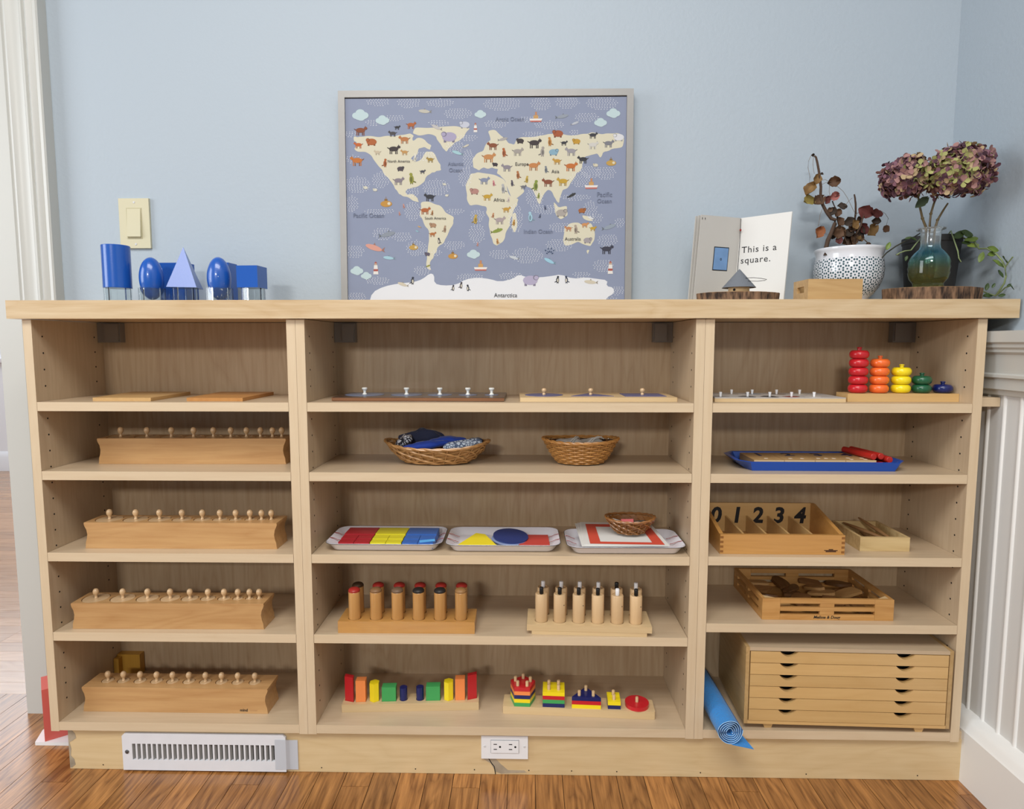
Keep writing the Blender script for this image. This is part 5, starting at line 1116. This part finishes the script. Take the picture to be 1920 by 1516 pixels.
for (k, pts), f0 in zip(STEMS.items(), foot):
    P = [Vector(p) - ho for p in pts]; P[0] = Vector((max(-0.010, min(0.010, P[0].x)), P[0].y, P[0].z))
    P = [f0, f0.lerp(P[0], 0.6)] + P
    m = MB(); m.tube(P, [0.0022, 0.0022, 0.0024, 0.0022, 0.0020, 0.0017], 8); m.build('stem', m_hst, hy, smooth=60)
    m = MB(); m.ellipsoid((0, 0, 0), (0.0032, 0.0032, 0.0028), 8, 6); m.build('stem_node', m_hst, hy, P[3])
m_h = [paint('petal_mauve', '7c5562', 0.7, var=0.25), paint('petal_dusty', '98716c', 0.7, var=0.25), paint('petal_green', '9a9a5e', 0.7, var=0.25), paint('petal_dark', '523641', 0.75, var=0.25), paint('petal_tan', 'ab9470', 0.7, var=0.2)]
rn = random.Random(77)
def head(cx, cy, cz, rx, ry, rz, nf, green, seed):
    m = MB(); rn = random.Random(seed); c0 = Vector((cx, cy, cz)) - ho
    for i in range(nf):
        zz = 1 - 1.75*(i+0.5)/nf; a = i*2.39996; rr = math.sqrt(max(0, 1-zz*zz))
        d = Vector((rr*math.cos(a), rr*math.sin(a), zz)); k = rn.uniform(0.74, 1.05)
        p = c0 + Vector((d.x*rx*k, d.y*ry*k, d.z*rz*k)); nrm = (Vector((d.x/rx, d.y/ry, d.z/rz))).normalized()
        nrm = (nrm + Vector((rn.uniform(-.8, .8), rn.uniform(-.8, .8), rn.uniform(-.8, .8)))).normalized()
        tx = nrm.cross(Vector((0.3, 0.2, 1))).normalized(); ty = nrm.cross(tx); th0 = rn.uniform(0, 6.28); sz = rn.uniform(0.0080, 0.0125)
        g = math.exp(-((d.x-green[0])**2 + (d.z-green[1])**2)*2.2)*(0.9 if d.y < 0.3 else 0.3)
        for q in range(4):
            th = th0 + q*math.pi/2 + rn.uniform(-0.15, 0.15); e = tx*math.cos(th) + ty*math.sin(th); f = nrm.cross(e)
            x = rn.random(); m.mi = 2 if x < g*0.75 else (4 if x < g*0.75+0.14 else rn.choice((0, 0, 1, 1, 3)))
            cup = rn.uniform(-0.5, 0.75); w = sz*rn.uniform(0.42, 0.55)
            v0 = m.v(p); v1 = m.v(p + e*sz*0.55 + f*w + nrm*sz*(cup*0.5+0.06)); v2 = m.v(p + e*sz*0.6 + nrm*sz*(cup*0.45-0.06)); v3 = m.v(p + e*sz*0.55 - f*w + nrm*sz*(cup*0.5+0.06)); v4 = m.v(p + e*sz + nrm*sz*cup)
            v5 = m.v(p + e*sz*0.92 + f*w*0.62 + nrm*sz*(cup*0.95)); v6 = m.v(p + e*sz*0.92 - f*w*0.62 + nrm*sz*(cup*0.95))
            for fc in ((v0, v1, v2), (v0, v2, v3), (v1, v5, v2), (v2, v6, v3), (v5, v4, v2), (v4, v6, v2)): m.face(fc)
    m.mi = 3; m.ellipsoid(c0, (rx*0.74, ry*0.74, rz*0.74), 16, 10)
    return stuff(m.build('flower_head', m_h, hy, smooth=60, recalc=False))
head(0.7465, 1.305, 1.2270, 0.047, 0.042, 0.042, 250, (0.35, -0.1), 1)
head(0.8360, 1.288, 1.2330, 0.057, 0.045, 0.051, 370, (-0.55, 0.15), 2)
head(0.8870, 1.325, 1.2520, 0.037, 0.036, 0.039, 160, (-0.2, 0.75), 3)
m = leaf_mesh(0.017, rn, 0.35, 0.5); m.build('leaf', paint('dark_leaf', '2f3a24', 0.7), hy, Vector((0.776, 1.300, 1.181)) - ho, (R(70), R(-38), R(10)), recalc=False)

# ================================================================== black pot with the trailing plant
t = thing('trailing_plant', 'green trailing vine spilling from a black plastic pot', 'potted plant', (0.8805, 1.4315, CT))
to = Vector((0.8805, 1.4315, CT))
m = MB(); m.lathe([(0.043, 0), (0.044, 0.001), (0.0545, 0.128), (0.0565, 0.130), (0.0565, 0.142), (0.0555, 0.1425), (0.0535, 0.140), (0.052, 0.127), (0, 0.127)], 40); m.build('pot', paint('black_plastic_pot', '2c2b2a', 0.55), t)
m = MB(); m.lathe([(0.0518, 0.1272), (0.04, 0.131), (0, 0.132)], 24); m.build('soil', paint('dark_soil', '2a2018', 0.95, bump=1.0, bscale=200), t)
m_vs = paint('vine_stem', '7d8a5e', 0.6); m_vsd = paint('vine_stem_dark', '3d3a2c', 0.6)
for k, pts in VINE.items():
    P = [Vector(p) - to for p in pts]
    if k == 'vine': P = [Vector((0.02, -0.02, 0.131)), Vector((0.028, -0.034, 0.146))] + P[1:]
    if k in ('vineL',): P = [Vector((-0.03, -0.02, 0.131)), Vector((-0.045, -0.035, 0.148))] + P[1:]
    if k == 'vineL2': P = [Vector((-0.035, -0.03, 0.131)), Vector((-0.045, -0.05, 0.145))] + P[1:]
    if k == 'vineR': P = [Vector((0.0, -0.04, 0.131)), Vector((0.0, -0.062, 0.147))] + P[1:]
    if k == 'vineC': P[0].z = max(P[0].z, 0.003)
    m = MB(); m.tube(P, 0.0013 if k != 'vine' else 0.0018, 6); m.build('vine_stem', m_vsd if k == 'vineL' else m_vs, t, smooth=60)
VLM = {'d': paint('vine_leaf_dark', '3c4f27', 0.45, var=0.3), 'g': paint('vine_leaf_green', '667a33', 0.45, var=0.3), 'y': paint('vine_leaf_light', '8ea048', 0.45, var=0.2), 'k': paint('vine_leaf_dry', '4a3d2a', 0.7)}
rn = random.Random(5)
for x, y, z, s_, c, ang in VINE_LEAF:
    m = leaf_mesh(s_*0.72+0.002, rn, 0.28, 0.5); z = max(z, 0.992+0.008)
    m.build('leaf', VLM[c], t, Vector((x, y - 0.004, z)) - to, (R(62 + rn.uniform(-18, 18)), R(-ang), R(rn.uniform(-15, 15))), smooth=60, recalc=False)
# ================================================================== framed world map leaning on the wall
FW, FH = 0.6520, 0.4715
t = thing('framed_map', 'grey framed illustrated animal world map leaning on the wall', 'picture', (-0.0885, 1.452, CT))
t.rotation_euler = (R(-1.6), 0, 0)
m_fr = paint('grey_frame', '8f8d8a', 0.4, metal=0.25, var=0.06); bdw = 0.0145; FD = 0.024
for pts in ([(-FW/2, 0), (FW/2, 0), (FW/2-bdw, bdw*0.35), (-FW/2+bdw, bdw*0.35)], [(-FW/2, FH), (-FW/2+bdw, FH-bdw), (FW/2-bdw, FH-bdw), (FW/2, FH)],
            [(-FW/2, 0), (-FW/2+bdw, bdw*0.35), (-FW/2+bdw, FH-bdw), (-FW/2, FH)], [(FW/2, 0), (FW/2, FH), (FW/2-bdw, FH-bdw), (FW/2-bdw, bdw*0.35)]):
    m = MB(); m.prism(pts, 0, FD, 'xz'); m.bevel(0.0008, 1, 50); m.build('frame_rail', m_fr, t)
m = MB().box(-FW/2+bdw, FW/2-bdw, 0.010, 0.014, bdw*0.35, FH-bdw); m.build('backing', m_black, t)
MW, MH = 0.6235, 0.4490
m_sea = paint('map_sea', '7d859b', 0.6, var=0.03)
ZC = bdw*0.35 + 0.0015 + MH/2
cv = MB().box(-MW/2+0.0005, MW/2-0.0005, 0.0035, 0.010, ZC-MH/2, ZC+MH/2); cv = cv.build('canvas', m_sea, t)
def smooth_poly(P, it=2):
    for _ in range(it):
        Q = []
        for i in range(len(P)):
            a, b = P[i], P[(i+1) % len(P)]; Q += [(a[0]*.75+b[0]*.25, a[1]*.75+b[1]*.25), (a[0]*.25+b[0]*.75, a[1]*.25+b[1]*.75)]
        P = Q
    return P
def jag(P, rn, amp=7):
    Q = []
    for i in range(len(P)):
        a, b = P[i], P[(i+1) % len(P)]; Q.append(a)
        if math.hypot(b[0]-a[0], b[1]-a[1]) > 28: Q.append(((a[0]+b[0])/2 + rn.uniform(-amp, amp), (a[1]+b[1])/2 + rn.uniform(-amp, amp)))
    return Q
def mp4(x, y): return (620+x/3.61, 150+y/3.61)
def mp5(x, y): return (900+x/3.61, 150+y/3.61)
def loc_(p): return ((p[0]-912)/528*MW, ZC + (367.5-p[1])/381*MH)
INK = []; INKI = {}
def ink(hexc):
    if hexc not in INKI: INKI[hexc] = len(INK); INK.append(paint('map_ink_' + hexc, '%02x%02x%02x' % tuple(int(int(hexc[i:i+2], 16)*0.87) for i in (0, 2, 4)), 0.65))
    return INKI[hexc]
pr_m = MB(); SUB = [0]
def flat(poly, layer, hexc):
    SUB[0] += 1; pr_m.mi = ink(hexc); y = 0.0035 - 0.00012*layer - 0.000006*(SUB[0] % 14)
    lx, lz = MW/2-0.001, MH/2-0.0005
    P = [(max(-lx, min(lx, a)), max(ZC-lz, min(ZC+lz, b))) for a, b in poly]
    vs = [pr_m.v(a, y, b) for a, b in P]
    for tri in tessellate_polygon([[Vector((a, b, 0)) for a, b in P]]): pr_m.face([vs[i] for i in tri])
LAND = 'e3dcc2'
lands4 = [[(165,345),(200,350),(250,345),(330,355),(400,345),(430,350),(470,340),(540,330),(570,345),(560,380),(590,360),(640,370),(690,410),(680,440),(640,420),(600,430),(590,470),(560,480),(545,500),(580,520),(620,500),(650,450),(690,450),(720,490),(750,540),(755,575),(720,580),(690,590),(660,610),(640,650),(600,680),(560,690),(520,700),(505,720),(520,740),(560,735),(590,760),(600,790),(580,785),(540,765),(490,750),(465,735),(450,710),(430,680),(400,640),(370,610),(350,570),(320,540),(290,500),(270,470),(230,450),(190,450),(160,430),(180,400),(160,380)],
          [(580,290),(680,295),(800,285),(900,295),(950,300),(920,330),(890,370),(850,390),(820,420),(790,455),(765,430),(740,390),(720,350),(660,335),(600,345),(560,330)],
          [(610,795),(650,785),(700,800),(740,810),(780,860),(840,890),(835,930),(810,970),(790,1020),(770,1060),(740,1080),(720,1110),(700,1140),(680,1180),(670,1220),(680,1250),(655,1240),(645,1200),(650,1140),(660,1080),(665,1020),(660,970),(630,930),(605,880),(610,840)]]
lands5 = [[(-60,600),(-10,590),(50,600),(110,610),(170,640),(190,700),(220,760),(270,770),(260,810),(230,860),(215,900),(210,950),(180,1000),(160,1060),(120,1085),(95,1070),(75,1010),(65,950),(70,900),(45,860),(50,820),(0,810),(-60,815),(-85,770),(-90,700),(-80,650)],
          [(225,870),(250,860),(262,930),(240,1000),(220,960)],
          [(-45,500),(-20,470),(30,450),(50,400),(80,380),(60,320),(110,310),(150,350),(200,400),(240,410),(260,370),(330,360),(420,350),(470,340),(520,330),(600,350),(700,340),(760,330),(830,345),(900,340),(960,345),(980,380),(970,430),(900,440),(840,460),(820,500),(800,470),(760,480),(720,490),(700,540),(690,580),(660,600),(640,640),(610,690),(570,710),(555,750),(545,800),(520,770),(500,730),(470,710),(440,740),(415,810),(390,760),(370,720),(330,690),(290,690),(310,720),(250,770),(220,765),(195,700),(180,650),(150,620),(120,600),(130,570),(90,560),(60,570),(30,560),(0,580),(-40,560)],
          [(580,970),(610,940),(660,930),(690,940),(720,960),(760,930),(790,1000),(785,1050),(760,1090),(720,1080),(680,1060),(640,1075),(585,1085),(575,1030)],
          [(505,790),(540,830),(600,820),(605,880),(560,910),(520,870)], [(700,880),(760,890),(780,920),(720,910)], [(735,1115),(755,1115),(745,1145)]]
jr = random.Random(8)
for P in lands4: flat([loc_(mp4(*p)) for p in smooth_poly(jag(P, jr))], 1, LAND)
for P in lands5: flat([loc_(mp5(*p)) for p in smooth_poly(jag(P, jr))], 1, LAND)
ant = [mp4(*p) for p in [(245,1480),(270,1400),(350,1360),(450,1340),(560,1330),(620,1310),(670,1270),(700,1280),(700,1340),(760,1355),(850,1350),(920,1310),(1000,1300)]] + [mp5(*p) for p in [(72,1310),(140,1330),(230,1310),(270,1280),(330,1300),(420,1300),(500,1290),(560,1280),(640,1310),(730,1300),(800,1310),(880,1320),(870,1360),(920,1370),(925,1410),(870,1440),(870,1480)]]
flat([loc_(p) for p in smooth_poly(ant, 1)], 1, 'eef0f4')
rn = random.Random(42)
wv4 = [(330,120,70,25),(540,120,70,40),(750,130,80,25),(870,200,80,35),(440,225,60,20),(300,255,50,20),(740,260,60,20),(140,330,40,20),(940,360,60,20),(850,420,50,40),(640,480,60,30),(150,500,50,25),(180,670,80,50),(340,640,50,50),(140,800,40,50),(330,850,90,20),(560,720,40,30),(720,690,80,50),(560,850,50,60),(850,850,50,20),(940,500,30,60),(920,620,40,60),(350,1000,60,40),(480,1020,60,30),(150,1120,60,40),(580,1100,60,50),(720,1130,30,20),(840,1080,60,30),(620,1250,50,30),(310,1320,70,25),(160,1440,60,40),(950,1300,80,30),(1000,1000,50,60),(1000,880,40,40)]
wv5 = [(160,140,110,40),(420,140,60,40),(600,130,70,40),(830,140,90,40),(120,270,70,25),(350,240,70,20),(480,280,90,25),(730,230,70,30),(370,340,60,20),(650,330,30,20),(380,760,50,60),(450,840,80,30),(560,960,70,30),(690,640,60,50),(860,600,60,40),(660,760,90,20),(760,840,40,50),(800,900,40,30),(250,900,40,90),(140,1140,60,30),(330,1150,90,50),(550,1080,80,40),(880,1050,60,40),(850,1220,60,40),(220,1290,70,25),(700,1280,50,20),(950,1390,40,30),(910,1460,40,25),(760,590,60,40),(960,930,30,30)]
for lst, f in ((wv4, mp4), (wv5, mp5)):
    for cx, cy, rx, ry in lst:
        rx *= 1.15; ry *= 1.1; yy = cy-ry; row = 0
        while yy < cy+ry:
            hw_ = rx*math.sqrt(max(0, 1-((yy-cy)/ry)**2)); xx = cx-hw_ + (row % 2)*9
            while xx < cx+hw_:
                a = rn.uniform(-0.5, 0.3); l = rn.uniform(4.6, 6.4); wd = 1.9; ca, sa = math.cos(a), math.sin(a)
                flat([loc_(f(xx+u*ca-v*sa, yy+u*sa+v*ca)) for u, v in ((-l, 0), (0, -wd), (l, 0), (0, wd))], 2, 'f6f8fc'); xx += rn.uniform(16, 21)
            yy += 10.5; row += 1
def ell(f, cx, cy, a, b, rot=0.0, n=14): return [loc_(f(cx + a*math.cos(2*math.pi*i/n)*math.cos(rot) - b*math.sin(2*math.pi*i/n)*math.sin(rot), cy + a*math.cos(2*math.pi*i/n)*math.sin(rot) + b*math.sin(2*math.pi*i/n)*math.cos(rot))) for i in range(n)]
def creature(f, x, y, s, col, kind, sd):
    col = col or 'eeeae4'
    r = random.Random(sd); fl = r.choice((-1, 1)); dk = '%02x%02x%02x' % tuple(int(int(col[i:i+2], 16)*0.72) for i in (0, 2, 4))
    def box(x0, y0, x1, y1, L, c): flat([loc_(f(*q)) for q in ((x0, y0), (x1, y0), (x1, y1), (x0, y1))], L, c)
    if kind == 'q':
        for dx in (-0.55, -0.30, 0.30, 0.52): box(x+dx*s-0.07*s, y, x+dx*s+0.07*s, y+0.72*s, 3, dk if dx in (-0.30, 0.30) else col)
        flat(ell(f, x, y-0.05*s, 0.72*s, 0.36*s), 4, col); flat(ell(f, x+fl*0.78*s, y-0.33*s, 0.26*s, 0.21*s), 5, col)
        flat([loc_(f(x+fl*q[0]*s, y+q[1]*s)) for q in ((0.68, -0.48), (0.74, -0.74), (0.84, -0.50))], 4, dk); flat([loc_(f(x-fl*q[0]*s, y+q[1]*s)) for q in ((0.62, -0.15), (1.0, -0.32), (0.95, -0.18), (0.62, 0.02))], 3, dk)
    elif kind == 'b':
        for dx in (-0.5, 0.45): box(x+dx*s-0.14*s, y, x+dx*s+0.14*s, y+0.62*s, 3, dk)
        flat(ell(f, x, y, 0.82*s, 0.52*s), 4, col); flat(ell(f, x+fl*0.62*s, y-0.30*s, 0.32*s, 0.28*s), 5, dk); flat(ell(f, x+fl*0.66*s, y-0.28*s, 0.25*s, 0.21*s), 6, col)
    elif kind == 'v':
        flat(ell(f, x, y+0.15*s, 0.38*s, 0.72*s), 4, col); flat(ell(f, x+fl*0.1*s, y-0.68*s, 0.28*s, 0.25*s), 5, col); flat(ell(f, x+fl*0.06*s, y+0.2*s, 0.2*s, 0.46*s), 5, 'd9d2c2' if col.startswith('3') else dk)
        flat([loc_(f(x-fl*q[0]*s, y+q[1]*s)) for q in ((0.2, 0.6), (0.75, 0.75), (0.8, 0.6), (0.3, 0.35))], 3, dk)
        for dx in (-0.18, 0.18): box(x+dx*s-0.06*s, y+0.7*s, x+dx*s+0.06*s, y+1.0*s, 3, dk)
    elif kind == 'f':
        a = r.uniform(-0.5, -0.1)*fl; flat(ell(f, x, y, 0.85*s, 0.26*s, a), 4, col)
        tx, ty = x-fl*0.85*s*math.cos(a), y-fl*0.85*s*math.sin(a); flat([loc_(f(*q)) for q in ((tx+fl*0.12*s, ty), (tx-fl*0.3*s, ty-0.3*s), (tx-fl*0.18*s, ty), (tx-fl*0.3*s, ty+0.22*s))], 3, dk)
        flat([loc_(f(*q)) for q in ((x-0.1*s, y-0.18*s), (x+0.1*s, y-0.48*s), (x+0.22*s, y-0.16*s))], 3, dk)
    elif kind == 's':
        flat(ell(f, x, y, 0.95*s, 0.5*s), 4, col); box(x-0.3*s, y-0.8*s, x+0.2*s, y-0.3*s, 3, dk); box(x-0.08*s, y-1.15*s, x, y-0.7*s, 3, '8a6a4a'); flat(ell(f, x+0.45*s, y-0.05*s, 0.26*s, 0.24*s), 5, 'e6dcc0')
    elif kind == 'c':
        for dx, dy, q in ((-0.5, 0.1, 0.42), (0, -0.15, 0.55), (0.5, 0.08, 0.45), (0.1, 0.25, 0.5), (-0.2, 0.22, 0.42)): flat(ell(f, x+dx*s, y+dy*s, q*s, q*0.85*s), 4, col)
    elif kind == 'l':
        flat([loc_(f(*q)) for q in ((x-0.28*s, y-0.5*s), (x+0.28*s, y-0.5*s), (x+0.42*s, y+s), (x-0.42*s, y+s))], 3, 'eeeae4'); box(x-0.36*s, y+0.15*s, x+0.36*s, y+0.5*s, 4, 'b0554a'); box(x-0.2*s, y-0.8*s, x+0.2*s, y-0.5*s, 4, 'c8a890'); flat([loc_(f(*q)) for q in ((x-0.26*s, y-0.8*s), (x+0.26*s, y-0.8*s), (x, y-1.1*s))], 4, 'b0554a')
    elif kind == 'h':
        flat([loc_(f(*q)) for q in ((x-s, y), (x+s, y), (x+0.8*s, y+0.45*s), (x-0.85*s, y+0.45*s))], 4, 'f0ece6'); flat([loc_(f(*q)) for q in ((x-0.9*s, y+0.3*s), (x+0.88*s, y+0.3*s), (x+0.8*s, y+0.52*s), (x-0.82*s, y+0.52*s))], 5, 'c8756a')
        box(x-0.35*s, y-0.5*s, x+0.35*s, y, 3, 'd0a060'); box(x-0.12*s, y-1.0*s, x+0.15*s, y-0.5*s, 3, 'c8885a')
c4 = [(205,310,45,'8a4a2a','q'),(190,405,32,'c8642a','q'),(280,385,42,'b5622c','b'),(180,510,48,'c8752c','q'),(320,455,25,'d0bfa4','q'),(455,290,22,'333338','q'),(425,330,30,'4a4548','q'),(550,275,35,'b5622c','q'),(505,370,40,'c07a45','q'),(430,435,45,'3a3030','q'),(505,455,28,'c89858','q'),(370,525,30,'b5622c','v'),(575,495,25,'e8e4d8','v'),(475,565,28,'4a4048','b'),(550,630,40,'9a9a3a','v'),(680,505,28,'a88a3a','q'),(625,585,22,'444450','q'),(460,645,40,'8a8088','q'),(720,290,40,'c8c4c0','f'),(915,275,40,'ccd0dc','b'),(810,355,60,'b0a8c4','b'),(860,460,40,'a8d0d8','f'),(675,755,40,'2e3038','q'),(640,845,38,'b5622c','q'),(690,862,18,'b07a45','v'),(775,970,25,'b09478','v'),(695,945,28,'b08a6a','b'),(690,1005,26,'b5703a','q'),(735,1050,22,'3a3038','v'),(655,1140,22,'605868','b'),(385,1005,60,'9098a4','f'),(285,1095,70,'e0a090','f'),(385,1165,42,'a8d0dc','f'),(375,800,42,'c8923c','s'),(560,1095,33,'c8a04c','s'),(830,1155,35,'c8923c','s'),
      (205,205,60,'c9dde0','c'),(355,240,50,'c9dde0','c'),(1020,205,42,'c9dde0','c'),(165,1250,48,'c9dde0','c'),(230,1285,40,'c9dde0','c'),(970,1140,48,'c9dde0','c'),(987,295,30,'','l'),(297,1235,42,'','l'),(1020,1230,46,'','h'),(550,1320,28,'303440','v'),(480,1345,40,'d8cdb8','f'),(830,1370,22,'3a3440','v'),(885,1352,24,'38303a','v'),(932,1370,24,'303440','v'),(985,905,34,'c8a84c','v'),(980,718,36,'b9877c','b'),(1066,755,36,'c8a030','q'),(495,815,16,'d89a8a','v'),(465,865,14,'d89a8a','v'),(640,185,45,'c9c4b6','f'),(235,690,18,'e0dccb','b'),(300,705,18,'e0dccb','b'),(600,955,14,'d8a860','f'),(585,985,13,'9ccbd8','f'),(660,1220,18,'9a9a3a','f'),(925,415,24,'d6d0bc','f'),(775,670,14,'e0dccb','b'),(790,745,14,'e0dccb','b'),(1000,1075,14,'d89a8a','v')]
c5 = [(95,415,40,'8a4a2a','q'),(170,460,32,'b5622c','v'),(165,372,35,'b0aca8','f'),(280,385,30,'3a3030','b'),(375,400,48,'3a3030','q'),(262,455,40,'a8a098','q'),(480,390,32,'c8883a','v'),(535,338,42,'a8562c','b'),(575,400,25,'303038','q'),(660,390,32,'c89a30','b'),(770,350,32,'383840','q'),(770,415,38,'d8d4cc','q'),(875,405,38,'808088','q'),(945,365,42,'e4e4e6','b'),(65,492,48,'c88a50','q'),(110,540,22,'383038','b'),(190,560,38,'908890','q'),(370,550,45,'c8854a','q'),(430,455,35,'a8a098','v'),(505,460,38,'8ab0c4','b'),(625,455,42,'a09ca0','q'),(705,510,38,'303034','q'),(530,520,32,'c8983a','q'),(622,555,46,'c8702c','q'),(455,575,25,'808890','v'),(265,610,28,'b5703a','v'),(325,640,25,'c8a840','v'),(385,680,38,'8a9a3c','v'),(470,660,42,'8a4a2c','q'),(570,655,42,'c8a030','q'),(225,665,22,'585060','v'),(100,665,20,'d8848a','v'),(35,645,38,'8890a8','q'),(165,700,33,'b8b8b8','v'),(185,840,30,'c89a3a','q'),(140,912,40,'b0a0a0','q'),(125,983,44,'8a9a3c','f'),(95,880,18,'c8885a','v'),(237,930,22,'c8923c','v'),(125,1055,20,'c89050','v'),(478,1188,44,'a0d0e4','f'),(350,890,36,'a8d0e0','v'),(632,747,34,'303030','f'),(560,865,44,'b0a8a0','b'),(700,850,30,'a8622c','b'),(660,975,32,'b0a090','v'),(610,970,28,'c8885a','q'),(720,945,28,'d8965a','q'),(775,970,25,'c8a030','q'),(740,1050,34,'a8a0a4','b'),(890,960,50,'98a4b0','f'),(870,1110,46,'383848','q'),(760,1332,48,'d8cdb8','f'),(350,1320,62,'b8b0cc','b'),(537,1315,27,'303440','v'),(598,1315,27,'384058','v'),(385,238,44,'','h'),(762,682,46,'','h'),(895,535,36,'c8a04c','s'),(897,1235,42,'','l'),(905,205,50,'c9dde0','c'),(820,265,46,'c9dde0','c'),(565,225,45,'98a0ac','f'),(650,270,30,'c0c4cc','f'),(200,775,18,'d8c8c0','v'),(405,750,20,'9aa048','v'),(235,1165,36,'ccd2d8','f'),(450,830,16,'505a78','v'),(415,885,15,'505a78','v'),(790,548,20,'dcd4bc','b'),(760,900,24,'e6e6e6','f'),(300,690,22,'707078','q')]
for k, (x, y, s_, c, kd) in enumerate(c4): creature(mp4, x, y, s_, c, kd, k)
for k, (x, y, s_, c, kd) in enumerate(c5): creature(mp5, x, y, s_, c, kd, 200+k)
for k in range(9):   # spout of the little whale
    a = R(-150 + k*15); flat(ell(mp5, 482+36*math.cos(a)*(0.6+0.5*(k % 2)), 1150+42*math.sin(a)*(0.6+0.5*(k % 2)), 7, 3.5, a, 8), 5, '2e4468')
stuff(pr_m.build('map_print', INK, t, smooth=0, recalc=False))
m_lbl = paint('map_label_dark', '2a2a2c', 0.6); m_ocl = paint('map_label_ocean', '626a80', 0.6)
for s_, px, py, wd, mt in (('North America', 748.5, 293, 42, m_lbl), ('South America', 817, 399, 40, m_lbl), ('Europe', 980.5, 299.5, 24.5, m_lbl), ('Asia', 1043.5, 313.5, 14.5, m_lbl), ('Africa', 938, 365.5, 21, m_lbl), ('Australia', 1077, 438.5, 30, m_lbl), ('Antarctica', 950, 544, 44, m_lbl),
                           ('Arctic Ocean', 958, 217, 53, m_ocl), ('Atlantic', 856, 298.5, 29, m_ocl), ('Ocean', 856, 310, 25, m_ocl), ('Pacific Ocean', 690, 393.5, 58, m_ocl), ('Indian Ocean', 1011.5, 424.5, 54, m_ocl), ('Pacific', 1136, 356.5, 28, m_ocl), ('Ocean', 1136, 368.5, 27, m_ocl)):
    a, b = loc_((px, py)); o = text(s_, 0.01, mt, cv, (a, 0.0035-0.0013, b), (R(90), 0, 0), 'map_label', ext=0.00005)
    ws = [v.co.x for v in o.data.vertices]; k = wd/528*MW/(max(ws)-min(ws)); o.scale = (k, k*1.05, 1)
